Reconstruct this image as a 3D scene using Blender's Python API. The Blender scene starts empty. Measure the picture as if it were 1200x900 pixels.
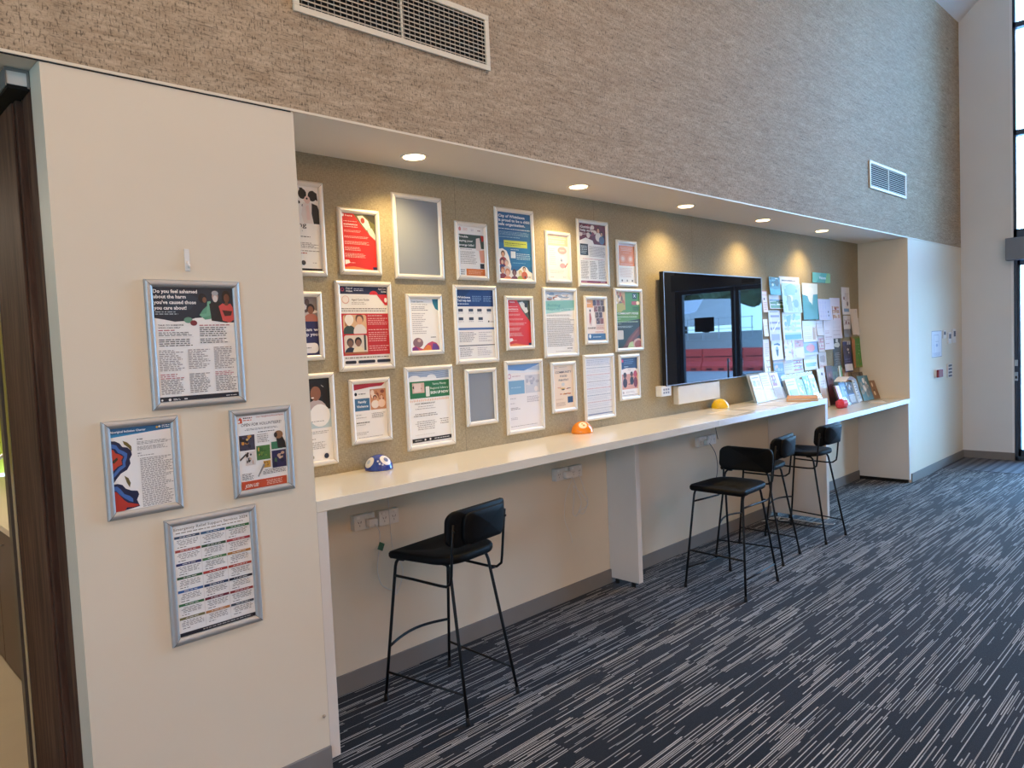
import bpy, bmesh, math, random
from mathutils import Vector, Matrix

random.seed(7)
PI = math.pi
SC = bpy.context.scene
COL = SC.collection

# ------------------------------------------------------------------ colour
def lin(h):
    if isinstance(h, str):
        h = h.lstrip('#')
        c = [int(h[i:i + 2], 16) / 255 for i in (0, 2, 4)]
    else:
        c = list(h)
    return tuple((x / 12.92 if x <= .04045 else ((x + .055) / 1.055) ** 2.4) for x in c)

# ------------------------------------------------------------------ camera
def set_camera():
    yaw, pit, rol = 0.778141, -0.054818, -0.043958
    f = Vector((math.sin(yaw) * math.cos(pit), math.cos(yaw) * math.cos(pit), math.sin(pit)))
    r = Vector((math.cos(yaw), -math.sin(yaw), 0))
    u = r.cross(f)
    r2 = r * math.cos(rol) + u * math.sin(rol)
    u2 = -r * math.sin(rol) + u * math.cos(rol)
    m = Matrix(((r2.x, u2.x, -f.x, 0), (r2.y, u2.y, -f.y, -2.5226), (r2.z, u2.z, -f.z, 1.6132), (0, 0, 0, 1)))
    cam = bpy.data.cameras.new('camera')
    cam.sensor_width = 36
    cam.lens = 36 * 866.8 / 1200
    cam.clip_start = .05
    cam.clip_end = 300
    o = bpy.data.objects.new('camera', cam)
    COL.objects.link(o)
    o.matrix_world = m
    SC.camera = o
set_camera()

# ------------------------------------------------------------------ world, exposure
SC.view_settings.view_transform = 'Standard'
SC.view_settings.look = 'None'
SC.view_settings.gamma = 1
SC.view_settings.use_curve_mapping = False
SC.view_settings.exposure = -0.07
SKY = 31.5            # strength of the sky
WARM = 0.36           # factor on the warm ceiling lights
FILL = 1.0           # factor on the added fill globes
SPOT = 1.15           # factor on the downlights

w = bpy.data.worlds.new('sky')
SC.world = w
w.use_nodes = True
nt = w.node_tree
nt.nodes.clear()
tc = nt.nodes.new('ShaderNodeTexCoord')
sx = nt.nodes.new('ShaderNodeSeparateXYZ')
cr = nt.nodes.new('ShaderNodeValToRGB')
bg = nt.nodes.new('ShaderNodeBackground')
wo = nt.nodes.new('ShaderNodeOutputWorld')
nt.links.new(tc.outputs['Generated'], sx.inputs[0])
nt.links.new(sx.outputs['Z'], cr.inputs[0])
nt.links.new(cr.outputs[0], bg.inputs[0])
nt.links.new(bg.outputs[0], wo.inputs[0])
cr.color_ramp.elements[0].position = 0.0
cr.color_ramp.elements[0].color = (.38, .72, 1.0, 1)
cr.color_ramp.elements[1].position = .6
cr.color_ramp.elements[1].color = (.22, .46, 1.0, 1)
bg.inputs[1].default_value = SKY

def area_light(name, loc, rot, sx_, sy_, energy, color, portal=False, parent=None, spread=None):
    l = bpy.data.lights.new(name, 'AREA')
    l.shape = 'RECTANGLE'
    l.size = sx_
    l.size_y = sy_
    l.energy = energy
    l.color = color
    if spread:
        l.spread = spread
    if portal:
        l.cycles.is_portal = True
    o = bpy.data.objects.new(name, l)
    o.location = loc
    o.rotation_euler = rot
    COL.objects.link(o)
    if parent:
        o.parent = parent
    return o
# sky portals in the glazed openings (they only steer sampling of the sky)
area_light('portal', (10.16, -1.83, 2.9), (0, PI / 2, 0), 5.8, 2.6, 1, (1, 1, 1), True)
area_light('portal', (-4.06, -3.38, 2.0), (0, -PI / 2, 0), 2.0, 1.25, 1, (1, 1, 1), True)

# ------------------------------------------------------------------ materials
MATS = {}
def mat(name, color, rough=.5, metal=0.0, spec=.5, coat=0.0, emit=None, estr=0.0, noise=0.0, nscale=30, bump=0.0, bscale=200, trans=0, alpha=1.0):
    if name in MATS:
        return MATS[name]
    m = bpy.data.materials.new(name)
    m.use_nodes = True
    t = m.node_tree
    b = t.nodes['Principled BSDF']
    c = lin(color)
    b.inputs['Base Color'].default_value = (*c, 1)
    b.inputs['Roughness'].default_value = rough
    b.inputs['Metallic'].default_value = metal
    b.inputs['Specular IOR Level'].default_value = spec
    b.inputs['Coat Weight'].default_value = coat
    b.inputs['Coat Roughness'].default_value = .12
    if trans:
        b.inputs['Transmission Weight'].default_value = trans
    if alpha < 1:
        b.inputs['Alpha'].default_value = alpha
    if emit:
        b.inputs['Emission Color'].default_value = (*lin(emit), 1)
        b.inputs['Emission Strength'].default_value = estr
    if noise or bump:
        g = t.nodes.new('ShaderNodeNewGeometry')
        n = t.nodes.new('ShaderNodeTexNoise')
        n.inputs['Scale'].default_value = nscale
        n.inputs['Detail'].default_value = 4
        t.links.new(g.outputs['Position'], n.inputs['Vector'])
    if noise:
        hs = t.nodes.new('ShaderNodeMix')
        hs.data_type = 'RGBA'
        hs.inputs[6].default_value = (*[x * (1 - noise) for x in c], 1)
        hs.inputs[7].default_value = (*[min(1, x * (1 + noise)) for x in c], 1)
        t.links.new(n.outputs['Fac'], hs.inputs[0])
        t.links.new(hs.outputs[2], b.inputs['Base Color'])
    if bump:
        n2 = t.nodes.new('ShaderNodeTexNoise')
        n2.inputs['Scale'].default_value = bscale
        t.links.new(g.outputs['Position'], n2.inputs['Vector'])
        bp = t.nodes.new('ShaderNodeBump')
        bp.inputs['Strength'].default_value = bump
        bp.inputs['Distance'].default_value = .002
        t.links.new(n2.outputs['Fac'], bp.inputs['Height'])
        t.links.new(bp.outputs[0], b.inputs['Normal'])
    MATS[name] = m
    return m

class NT:
    """small node-graph helper"""
    def __init__(s, name):
        s.m = bpy.data.materials.new(name)
        s.m.use_nodes = True
        s.t = s.m.node_tree
        s.b = s.t.nodes['Principled BSDF']
        MATS[name] = s.m
    def n(s, typ, **kw):
        x = s.t.nodes.new(typ)
        for k, v in kw.items():
            setattr(x, k, v)
        return x
    def l(s, a, b):
        s.t.links.new(a, b)
    def math(s, op, a, b=None, c=None):
        x = s.n('ShaderNodeMath', operation=op)
        for i, v in enumerate((a, b, c)):
            if v is None:
                continue
            if isinstance(v, (int, float)):
                x.inputs[i].default_value = v
            else:
                s.l(v, x.inputs[i])
        return x.outputs[0]
    def pos(s):
        g = s.n('ShaderNodeNewGeometry')
        sp = s.n('ShaderNodeSeparateXYZ')
        s.l(g.outputs['Position'], sp.inputs[0])
        return g.outputs['Position'], sp.outputs
    def comb(s, x, y, z=0.0):
        c = s.n('ShaderNodeCombineXYZ')
        for i, v in enumerate((x, y, z)):
            if isinstance(v, (int, float)):
                c.inputs[i].default_value = v
            else:
                s.l(v, c.inputs[i])
        return c.outputs[0]
    def white(s, vec):
        x = s.n('ShaderNodeTexWhiteNoise', noise_dimensions='3D')
        s.l(vec, x.inputs['Vector'])
        return x.outputs['Value']
    def noise(s, vec, scale, detail=3, rough=.5):
        x = s.n('ShaderNodeTexNoise')
        x.inputs['Scale'].default_value = scale
        x.inputs['Detail'].default_value = detail
        x.inputs['Roughness'].default_value = rough
        s.l(vec, x.inputs['Vector'])
        return x.outputs['Fac']
    def ramp(s, fac, stops):
        x = s.n('ShaderNodeValToRGB')
        e = x.color_ramp.elements
        while len(e) < len(stops):
            e.new(.5)
        for i, (p, c) in enumerate(stops):
            e[i].position = p
            e[i].color = (*lin(c), 1) if not isinstance(c, (int, float)) else (c, c, c, 1)
        s.l(fac, x.inputs[0])
        return x.outputs[0]
    def mix(s, fac, a, b, blend='MIX'):
        x = s.n('ShaderNodeMix', data_type='RGBA', blend_type=blend)
        for i, v in ((0, fac), (6, a), (7, b)):
            if isinstance(v, (int, float)):
                x.inputs[i].default_value = v
            elif isinstance(v, tuple):
                x.inputs[i].default_value = (*v, 1)
            else:
                s.l(v, x.inputs[i])
        return x.outputs[2]
    def bump(s, h, strength, dist):
        x = s.n('ShaderNodeBump')
        x.inputs['Strength'].default_value = strength
        x.inputs['Distance'].default_value = dist
        s.l(h, x.inputs['Height'])
        s.l(x.outputs[0], s.b.inputs['Normal'])

def carpet_material():
    k = NT('carpet')
    P, s = k.pos()
    x, y = s[0], s[1]
    # planks .25 x 1 m, brick laid along x
    prow = k.math('FLOOR', k.math('DIVIDE', y, .25))
    pcol = k.math('FLOOR', k.math('ADD', x, k.math('MULTIPLY', prow, .37)))
    pr = k.white(k.comb(prow, pcol, 3.0))
    pr2 = k.white(k.comb(prow, pcol, 9.0))
    # tufted lines across the plank width, along x
    line = k.math('FLOOR', k.math('DIVIDE', y, .0088))
    lr = k.white(k.comb(line, pcol, 1.0))
    seg = k.math('FLOOR', k.math('ADD', k.math('DIVIDE', x, k.math('ADD', k.math('MULTIPLY', lr, .35), .16)), k.math('MULTIPLY', lr, 37.0)))
    sr = k.white(k.comb(line, seg, 5.0))
    band = k.noise(k.comb(k.math('MULTIPLY', x, 1.1), k.math('MULTIPLY', y, 11.0), 0), 1.0, 2)
    thr = k.math('ADD', k.math('MULTIPLY', band, -1.0), k.math('ADD', 1.19, k.math('MULTIPLY', pr, -.22)))
    on = k.math('GREATER_THAN', sr, thr)
    # each light line only fills part of the row's width
    fr = k.math('FRACT', k.math('DIVIDE', y, .0088))
    narrow = k.math('LESS_THAN', k.math('ABSOLUTE', k.math('SUBTRACT', fr, k.math('ADD', .32, k.math('MULTIPLY', lr, .36)))), k.math('ADD', .14, k.math('MULTIPLY', k.white(k.comb(line, pcol, 12.0)), .16)))
    on = k.math('MULTIPLY', on, narrow)
    br = k.math('ADD', .35, k.math('MULTIPLY', k.white(k.comb(line, seg, 8.0)), .65))
    fib = k.noise(P, 420, 2)
    base = k.mix(pr2, lin('#151417'), lin('#221f23'))
    lite = k.mix(br, lin('#77736f'), lin('#c9c4be'))
    c = k.mix(on, base, lite)
    c = k.mix(.55, c, k.ramp(fib, [(.3, .25), (.7, 1.0)]), 'MULTIPLY')
    k.l(c, k.b.inputs['Base Color'])
    k.b.inputs['Roughness'].default_value = .95
    k.b.inputs['Specular IOR Level'].default_value = .15
    k.b.inputs['Sheen Weight'].default_value = .15
    k.b.inputs['Sheen Roughness'].default_value = .4
    h = k.math('ADD', k.math('MULTIPLY', on, .5), k.math('MULTIPLY', fib, .8))
    k.bump(h, .6, .002)
    return k.m

def mat_material():
    k = NT('entrance_mat')
    P, s = k.pos()
    a = k.math('SINE', k.math('MULTIPLY', s[0], 90.0))
    zig = k.math('ADD', k.math('MULTIPLY', s[1], 70.0), k.math('MULTIPLY', a, 1.4))
    v = k.math('SINE', zig)
    c = k.ramp(v, [(.2, '#3c3d42'), (.8, '#7b7c80')])
    k.l(c, k.b.inputs['Base Color'])
    k.b.inputs['Roughness'].default_value = .9
    k.bump(v, .5, .002)
    return k.m

def wallpaper_material():
    k = NT('cork_wallpaper')
    P, s = k.pos()
    x, z = s[0], s[2]
    v1 = k.comb(k.math('MULTIPLY', x, 1.0), 0.0, k.math('MULTIPLY', z, 7.0))
    broad = k.noise(v1, 2.2, 5, .6)
    v2 = k.comb(k.math('MULTIPLY', x, 1.6), 0.0, k.math('MULTIPLY', z, 11.0))
    streak = k.noise(v2, 6.0, 4, .6)
    v3 = k.comb(k.math('MULTIPLY', x, 3.0), 0.0, z)
    fleck = k.noise(v3, 55, 3, .55)
    v4 = k.comb(x, 0.0, k.math('MULTIPLY', z, 3.5))
    fleck2 = k.noise(v4, 48, 3, .55)
    grain = k.noise(P, 160, 2)
    c = k.ramp(broad, [(.3, '#ab9478'), (.7, '#cbb597')])
    c = k.mix(.42, c, k.ramp(streak, [(.35, '#978067'), (.65, '#d6c1a5')]))
    c = k.mix(.8, c, k.ramp(fleck, [(.34, .22), (.46, 1.0)]), 'MULTIPLY')
    c = k.mix(.65, c, k.ramp(fleck2, [(.36, .38), (.47, 1.0)]), 'MULTIPLY')
    c = k.mix(.35, c, k.ramp(grain, [(.3, .6), (.7, 1.0)]), 'MULTIPLY')
    crack = k.noise(k.comb(k.math('MULTIPLY', x, 3.2), 0.0, k.math('MULTIPLY', z, 42.0)), 1.6, 3, .6)
    c = k.mix(.75, c, k.ramp(crack, [(.30, .35), (.40, 1.0)]), 'MULTIPLY')
    # drop seams between the wallpaper lengths
    sm = k.math('LESS_THAN', k.math('FRACT', k.math('DIVIDE', k.math('ADD', x, .35), .91)), .0025)
    c = k.mix(k.math('MULTIPLY', sm, .35), c, lin('#4a3c30'))
    k.l(c, k.b.inputs['Base Color'])
    k.b.inputs['Roughness'].default_value = .75
    k.b.inputs['Specular IOR Level'].default_value = .185
    k.bump(k.math('ADD', k.math('MULTIPLY', fleck, 1.0), k.math('MULTIPLY', streak, .35)), .45, .004)
    return k.m

def fabric_material():
    k = NT('pinboard_fabric')
    P, s = k.pos()
    x, z = s[0], s[2]
    a = k.noise(k.comb(k.math('MULTIPLY', x, 6.0), 0.0, z), 60, 2)
    b = k.noise(k.comb(x, 0.0, k.math('MULTIPLY', z, 6.0)), 60, 2)
    f = k.math('MULTIPLY', k.math('ADD', a, b), .5)
    c = k.ramp(f, [(.35, '#8f846b'), (.65, '#bbae91')])
    big = k.noise(P, 5, 3)
    c = k.mix(.25, c, k.ramp(big, [(.3, .75), (.7, 1.0)]), 'MULTIPLY')
    sm = k.math('LESS_THAN', k.math('FRACT', k.math('DIVIDE', k.math('SUBTRACT', x, 2.602), 1.165)), .0022)
    c = k.mix(k.math('MULTIPLY', sm, .5), c, lin('#3a3226'))
    k.l(c, k.b.inputs['Base Color'])
    k.b.inputs['Roughness'].default_value = .9
    k.b.inputs['Specular IOR Level'].default_value = .2
    k.bump(f, .5, .002)
    return k.m

def wood_material():
    k = NT('dark_timber')
    P, s = k.pos()
    v = k.comb(k.math('MULTIPLY', s[0], 22.0), k.math('MULTIPLY', s[1], 22.0), k.math('MULTIPLY', s[2], 1.6))
    n1 = k.noise(v, 1.3, 6, .65)
    n2 = k.noise(v, 9.0, 3, .6)
    c = k.ramp(n1, [(.3, '#463126'), (.5, '#5f4436'), (.72, '#7c5c48')])
    c = k.mix(.4, c, k.ramp(n2, [(.3, .5), (.6, 1.0)]), 'MULTIPLY')
    k.l(c, k.b.inputs['Base Color'])
    k.b.inputs['Roughness'].default_value = .7
    k.b.inputs['Specular IOR Level'].default_value = .12
    return k.m

def glass_material():
    m = bpy.data.materials.new('window_glass')
    m.use_nodes = True
    t = m.node_tree
    t.nodes.clear()
    o = t.nodes.new('ShaderNodeOutputMaterial')
    mx = t.nodes.new('ShaderNodeMixShader')
    tr = t.nodes.new('ShaderNodeBsdfTransparent')
    gl = t.nodes.new('ShaderNodeBsdfGlossy')
    fr = t.nodes.new('ShaderNodeFresnel')
    tr.inputs[0].default_value = (.86, .93, .95, 1)
    gl.inputs['Roughness'].default_value = .0
    fr.inputs[0].default_value = 1.45
    t.links.new(fr.outputs[0], mx.inputs[0])
    t.links.new(tr.outputs[0], mx.inputs[1])
    t.links.new(gl.outputs[0], mx.inputs[2])
    t.links.new(mx.outputs[0], o.inputs[0])
    MATS['window_glass'] = m
    return m

M = dict(
    carpet=carpet_material(), mat=mat_material(), paper=wallpaper_material(), fabric=fabric_material(),
    wood=wood_material(), glass=glass_material(),
    white=mat('wall_paint', '#e2d5bd', .6, noise=.03, nscale=3, bump=.1, bscale=300),
    soffit=mat('soffit_paint', '#eadfce', .6, noise=.02, nscale=3),
    ceil=mat('ceiling_paint', '#e8e8e6', .7, noise=.02, nscale=2),
    lam=mat('cream_laminate', '#e6dcc8', .22, coat=.3, noise=.02, nscale=8),
    lamw=mat('white_laminate', '#ddd3c6', .35, noise=.02, nscale=8),
    skirt=mat('grey_skirting', '#7d7975', .5, noise=.04, nscale=10),
    endwall=mat('end_wall_paint', '#dcdcd8', .65, noise=.03, nscale=3),
    alu=mat('satin_aluminium', '#b4b6b8', .32, 1.0, noise=.04, nscale=120),
    frame=mat('snap_frame_lit', '#e9e4da', .36, .25, noise=.03, nscale=150),  # warm lamplight on the pinboard frames is put into this colour
    line=mat('mitre_line', '#2b2a28', .8, noise=.1),
    winf=mat('window_frame_grey', '#4b5360', .4, .6, noise=.05),
    black=mat('black_powdercoat', '#08080a', .5, 0, .35, noise=.1, nscale=60),
    seat=mat('black_upholstery', '#070708', .6, 0, .18, noise=.12, nscale=80, bump=.2, bscale=700),
    rub=mat('black_rubber', '#111111', .8, noise=.1),
    plast=mat('white_plastic', '#e4e1da', .35, noise=.02),
    trimw=mat('cream_metal', '#e3d8c2', .45, noise=.03),
    dark=mat('dark_void', '#0a0908', .9, noise=.1),
    slot=mat('socket_black', '#151515', .6, noise=.1),
    cable=mat('white_cable', '#dddcd8', .45, noise=.02),
    cabled=mat('dark_cable', '#2b3348', .45, noise=.02),
)
# ------------------------------------------------------------------ mesh builder
class MB:
    def __init__(s):
        s.v, s.f, s.m, s.sm = [], [], [], []
        s.mats = []
        s.cur = 0
        s.smooth = False
    def use(s, m):
        if m not in s.mats:
            s.mats.append(m)
        s.cur = s.mats.index(m)
        return s
    def face(s, idx):
        s.f.append(idx); s.m.append(s.cur); s.sm.append(s.smooth)
    def box(s, x0, y0, z0, x1, y1, z1, bev=0.0):
        if bev > 0:
            bm = bmesh.new()
            bmesh.ops.create_cube(bm, size=1)
            for v in bm.verts:
                v.co = Vector(((x0 + x1) / 2 + v.co.x * (x1 - x0), (y0 + y1) / 2 + v.co.y * (y1 - y0), (z0 + z1) / 2 + v.co.z * (z1 - z0)))
            bmesh.ops.bevel(bm, geom=bm.edges[:], offset=bev, segments=2, affect='EDGES', profile=.5)
            s.addbm(bm)
            return s
        b = len(s.v)
        s.v += [(x0, y0, z0), (x1, y0, z0), (x1, y1, z0), (x0, y1, z0), (x0, y0, z1), (x1, y0, z1), (x1, y1, z1), (x0, y1, z1)]
        for q in ((3, 2, 1, 0), (4, 5, 6, 7), (0, 1, 5, 4), (1, 2, 6, 5), (2, 3, 7, 6), (3, 0, 4, 7)):
            s.face([b + i for i in q])
        return s
    def addbm(s, bm, mtx=None):
        b = len(s.v)
        bm.verts.index_update()
        for v in bm.verts:
            c = mtx @ v.co if mtx else v.co
            s.v.append(tuple(c))
        for f in bm.faces:
            s.face([b + v.index for v in f.verts])
        bm.free()
    def poly(s, pts):
        b = len(s.v)
        s.v += [tuple(p) for p in pts]
        s.face(list(range(b, b + len(pts))))
        return s
    def prism(s, pts, d):
        """extrude a polygon (list of 3D points) by vector d"""
        b = len(s.v); n = len(pts); d = Vector(d)
        s.v += [tuple(p) for p in pts] + [tuple(Vector(p) + d) for p in pts]
        s.face([b + i for i in range(n)][::-1])
        s.face([b + n + i for i in range(n)])
        for i in range(n):
            j = (i + 1) % n
            s.face([b + i, b + j, b + n + j, b + n + i])
        return s
    def tube(s, pts, r, n=10, caps=True):
        pts = [Vector(p) for p in pts]
        sm = s.smooth; s.smooth = True
        b = len(s.v)
        up = None
        rr = r if isinstance(r, (list, tuple)) else [r] * len(pts)
        for i, p in enumerate(pts):
            if i == 0: d = pts[1] - p
            elif i == len(pts) - 1: d = p - pts[i - 1]
            else: d = (pts[i + 1] - p).normalized() + (p - pts[i - 1]).normalized()
            d.normalize()
            if up is None:
                up = Vector((0, 0, 1)) if abs(d.z) < .9 else Vector((1, 0, 0))
            a = d.cross(up).normalized()
            c = a.cross(d).normalized()
            up = c
            for k in range(n):
                t = 2 * PI * k / n
                s.v.append(tuple(p + (a * math.cos(t) + c * math.sin(t)) * rr[i]))
        for i in range(len(pts) - 1):
            for k in range(n):
                j = (k + 1) % n
                s.face([b + i * n + k, b + i * n + j, b + (i + 1) * n + j, b + (i + 1) * n + k])
        s.smooth = False
        if caps:
            s.face([b + k for k in range(n)][::-1])
            s.face([b + (len(pts) - 1) * n + k for k in range(n)])
        s.smooth = sm
        return s
    def lathe(s, prof, c=(0, 0, 0), n=24, axis='z', smooth=True):
        sm = s.smooth; s.smooth = smooth
        b = len(s.v)
        for (r, h) in prof:
            for k in range(n):
                t = 2 * PI * k / n
                if axis == 'z': s.v.append((c[0] + r * math.cos(t), c[1] + r * math.sin(t), c[2] + h))
                else: s.v.append((c[0] + r * math.cos(t), c[1] + h, c[2] - r * math.sin(t)))
        for i in range(len(prof) - 1):
            for k in range(n):
                j = (k + 1) % n
                s.face([b + i * n + k, b + i * n + j, b + (i + 1) * n + j, b + (i + 1) * n + k])
        s.face([b + k for k in range(n)][::-1])
        s.face([b + (len(prof) - 1) * n + k for k in range(n)])
        s.smooth = sm
        return s
    def build(s, name, parent=None, default=None):
        me = bpy.data.meshes.new(name)
        me.from_pydata(s.v, [], s.f)
        for m in (s.mats or [default]):
            me.materials.append(m)
        me.polygons.foreach_set('material_index', s.m)
        me.polygons.foreach_set('use_smooth', s.sm)
        me.update()
        o = bpy.data.objects.new(name, me)
        COL.objects.link(o)
        if parent:
            o.parent = parent
        return o

def mb(m):
    return MB().use(m)
def tag(o, label=None, cat=None, group=None, kind=None):
    if label: o['label'] = label
    if cat: o['category'] = cat
    if group: o['group'] = group
    if kind: o['kind'] = kind
    return o
def empty(name, loc=(0, 0, 0), rz=0.0, label=None, cat=None, group=None):
    o = bpy.data.objects.new(name, None)
    o.empty_display_size = .05
    COL.objects.link(o)
    o.location = loc
    o.rotation_euler = (0, 0, rz)
    return tag(o, label, cat, group)
def struct(o):
    o['kind'] = 'structure'
    return o
def copy_tree(o, parent=None):
    c = o.copy()
    COL.objects.link(c)
    if parent: c.parent = parent
    for ch in list(o.children):
        copy_tree(ch, c)
    return c
def arc(c, r, a0, a1, n, plane='xz'):
    out = []
    for i in range(n + 1):
        t = math.radians(a0 + (a1 - a0) * i / n)
        if plane == 'xz': out.append((c[0] + r * math.cos(t), c[1], c[2] + r * math.sin(t)))
        elif plane == 'yz': out.append((c[0], c[1] + r * math.cos(t), c[2] + r * math.sin(t)))
        else: out.append((c[0] + r * math.cos(t), c[1] + r * math.sin(t), c[2]))
    return out
def rrect(w, h, r, n=6):
    """rounded rectangle outline centred on 0, in 2D; r one radius or (tr, tl, bl, br)"""
    rs = r if isinstance(r, (list, tuple)) else (r,) * 4
    pts = []
    for (sx_, sy_, a, q) in ((1, 1, 0, rs[0]), (-1, 1, 90, rs[1]), (-1, -1, 180, rs[2]), (1, -1, 270, rs[3])):
        for i in range(n + 1):
            t = math.radians(a + 90 * i / n)
            pts.append((sx_ * (w / 2 - q) + q * math.cos(t), sy_ * (h / 2 - q) + q * math.sin(t)))
    return pts

# ------------------------------------------------------------------ dimensions (metres)
H = 2.505            # underside of the soffit, top of the white walls
X0, X1, X3, X4 = .601, 1.412, 8.194, 10.09
D = .49              # depth of the niche
HC, TC = 1.045, .044 # long counter top and its thickness
HD = .869            # lower counter top
CZ = 5.135           # wall height at the start of the raked ceiling
YB, XW = -7.0, -4.0  # back and west walls
CT = 7.2

# ------------------------------------------------------------------ the setting
struct(mb(M['carpet']).box(XW - .3, YB - .3, -.06, X4 + .3, .9, 0).build('floor'))
# white walls
struct(mb(M['white']).box(X0, 0, 0, X1, .118, H).box(X0 + .06, .118, 0, X1, 1.1, H).build('wall_nib_left'))
struct(mb(M['white']).box(X3, 0, 0, X4, .8, H).build('wall_nib_right'))
struct(mb(M['white']).box(X1, .504, 0, X3, .8, 1.0).build('wall_under_counter'))
struct(mb(M['fabric']).box(X1, D, 1.0, X3, .8, H).build('wall_pinboard'))
struct(mb(M['soffit']).box(X1, .0, H, X3, .8, H + .1).box(XW, 0, H + .002, X1, 1.3, H + .1).build('ceiling_soffit'))
# wallpapered upper wall
struct(mb(M['paper']).box(XW, 0, H + .1, X4, .8, CZ + .2).box(XW, -.001, H + .006, X4, 0, H + .1).build('wall_upper'))
struct(mb(M['trimw']).box(XW, -.006, H - .002, X4, 0, H + .007).build('trim_1'))
struct(mb(M['line']).box(XW, -.0015, H - .006, X1 - .01, 0, H - .002).build('trim_shadow'))  # dark strip painted in for the shadow gap below the bead
# end wall (x = X4) with its tall glazed opening y -.53 .. -3.10
E0, E1 = -.53, -3.12
EH = 5.95
struct(mb(M['endwall']).box(X4, E0, 0, X4 + .2, .8, 7.4).box(X4, YB - .3, 0, X4 + .2, E1, 7.4).box(X4, E1, EH, X4 + .2, E0, 7.4).build('wall_end'))
struct(mb(M['endwall']).box(XW - .2, -2.75, 0, XW, .9, 7.4).box(XW - .2, YB - .3, 0, XW, -4.0, 7.4)
       .box(XW - .2, -4.0, 0, XW, -2.75, 1.0).box(XW - .2, -4.0, 3.0, XW, -2.75, 7.4).build('wall_west'))
struct(mb(M['white']).box(XW - .2, YB - .2, 0, X4 + .2, YB, 7.4).build('wall_back'))
# raked ceiling
k = .87
yr = -(CT - CZ) / k
struct(mb(M['ceil']).prism([(XW - .2, .1, CZ - .087), (XW - .2, yr, CT), (XW - .2, YB - .2, CT), (XW - .2, YB - .2, CT + .15), (XW - .2, yr, CT + .15), (XW - .2, .1, CZ + .25)], (X4 - XW + .4, 0, 0)).build('ceiling'))
# skirting
def skirt(name, x0, y0, x1, y1):
    struct(mb(M['skirt']).box(x0, y0, 0, x1, y1, .092, .002).build(name))
skirt('baseboard_nib_left', X0 + .12, -.012, X1, -.0003)
skirt('baseboard_under_counter', X1 + .045, .491, X3 - .045, .5037)
skirt('baseboard_nib_right', X3 + .012, -.012, X4 - .012, -.0003)
skirt('baseboard_end', X4 - .012, E0 - .0, X4 - .0003, -.0003)
struct(mb(M['mat']).box(9.2, -4.2, 0, X4 - .012, -.013, .004).build('trim_3'))

# ------------------------------------------------------------------ end wall glazing
def glazing():
    g = struct(empty('window_1', (X4 + .06, 0, 0)))
    y0, y1 = E1, E0
    f = mb(M['winf'])
    xa, xb = -.05, .05
    f.box(xa, y1 - .03, 0, xb, y1, EH).box(xa, y0, 0, xb, y0 + .055, EH)
    f.box(xa, y0, EH - .06, xb, y1, EH).box(xa, y0, 2.56, xb, y1, 2.66).box(xa, y0, 3.71, xb, y1, 3.77).box(xa, y0, 4.9, xb, y1, 4.96)
    f.box(xa, y0, 0, xb, y1, .05)
    f.box(xa, -1.86, 2.6, xb, -1.80, EH)
    f.build('window_frame', g)
    mb(M['glass']).box(-.004, y0 + .05, 2.64, .004, y1 - .05, EH - .05).build('glass_pane', g)
    # the two sliding door leaves below the header
    for n, (a, b) in enumerate(((y1 - .03, -2.10), (-2.12, y0 + .055))):
        d = mb(M['winf'])
        hi, lo = a, b
        d.box(-.03, hi - (.026 if n == 0 else .05), .03, .03, hi, 2.32).box(-.03, lo, .03, .03, lo + .06, 2.32)
        d.box(-.03, lo, .03, .03, hi, .13).box(-.03, lo, 2.25, .03, hi, 2.32)
        dd = struct(d.build('door_%d' % (n + 1)))
        dd.location = (X4 + .06, 0, 0)
        mb(M['glass']).box(-.003, lo + .05, .12, .003, hi - .02, 2.26).build('glass_pane', dd)
        hm = mb(M['alu'])
        yy = lo + .10 if n == 0 else hi - .10
        hm.tube([(-.07, yy, .85), (-.07, yy, 1.25)], .014).tube([(-.07, yy, .9), (-.02, yy, .9)], .008).tube([(-.07, yy, 1.2), (-.02, yy, 1.2)], .008)
        hm.build('door_handle', dd)
        # dark notice and round safety decal on the glass
        c = (lo + hi) / 2 - (.0 if n else .25)
        if n: c = -2.64
        else: c = -1.35
        tag(mb(M['slot']).box(-.006, c - .17, 1.66, -.0035, c + .17, 1.88).build('door_notice', dd), 'dark rectangular notice')
        if n: tag(mb(M['slot']).lathe([(.0, 0), (.10, 0), (.10, .002), (.0, .002)], (0, 0, 0), 28, 'y').build('door_decal', dd), 'black round decal')
        if n:
            dec = dd.children[-1]
            dec.location = (-.0035, -2.56, 1.19)
            dec.rotation_euler = (0, 0, PI / 2)
    # frame fittings seen on the near jamb
    lk = mb(M['alu']).box(-.075, y1 - .035, 1.10, -.05, y1 - .005, 1.17, .003).box(-.08, y1 - .035, .93, -.05, y1 - .005, 1.03, .004)
    lk.use(M['slot']).box(-.085, y1 - .03, .955, -.079, y1 - .012, .985)
    lk.build('lock_case', g)
glazing()
# white reveal bead beside the frame
struct(mb(M['ceil']).box(X4 - .006, E0, .0, X4 + .1, E0 + .022, 7.0).build('trim_4'))
# automatic door operator housing
op = empty('door_operator', (X4, -1.8, 2.305))
tag(op, 'long grey automatic door operator box above the glass entrance doors', 'door operator')
mb(mat('operator_grey', '#787c84', .45, .3, noise=.03)).box(-.13, -1.3, 0, -.003, 1.325, .25, .006).build('housing', op)
mb(M['slot']).box(-.135, -.1, .03, -.1302, .1, .09).build('sensor', op)

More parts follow.
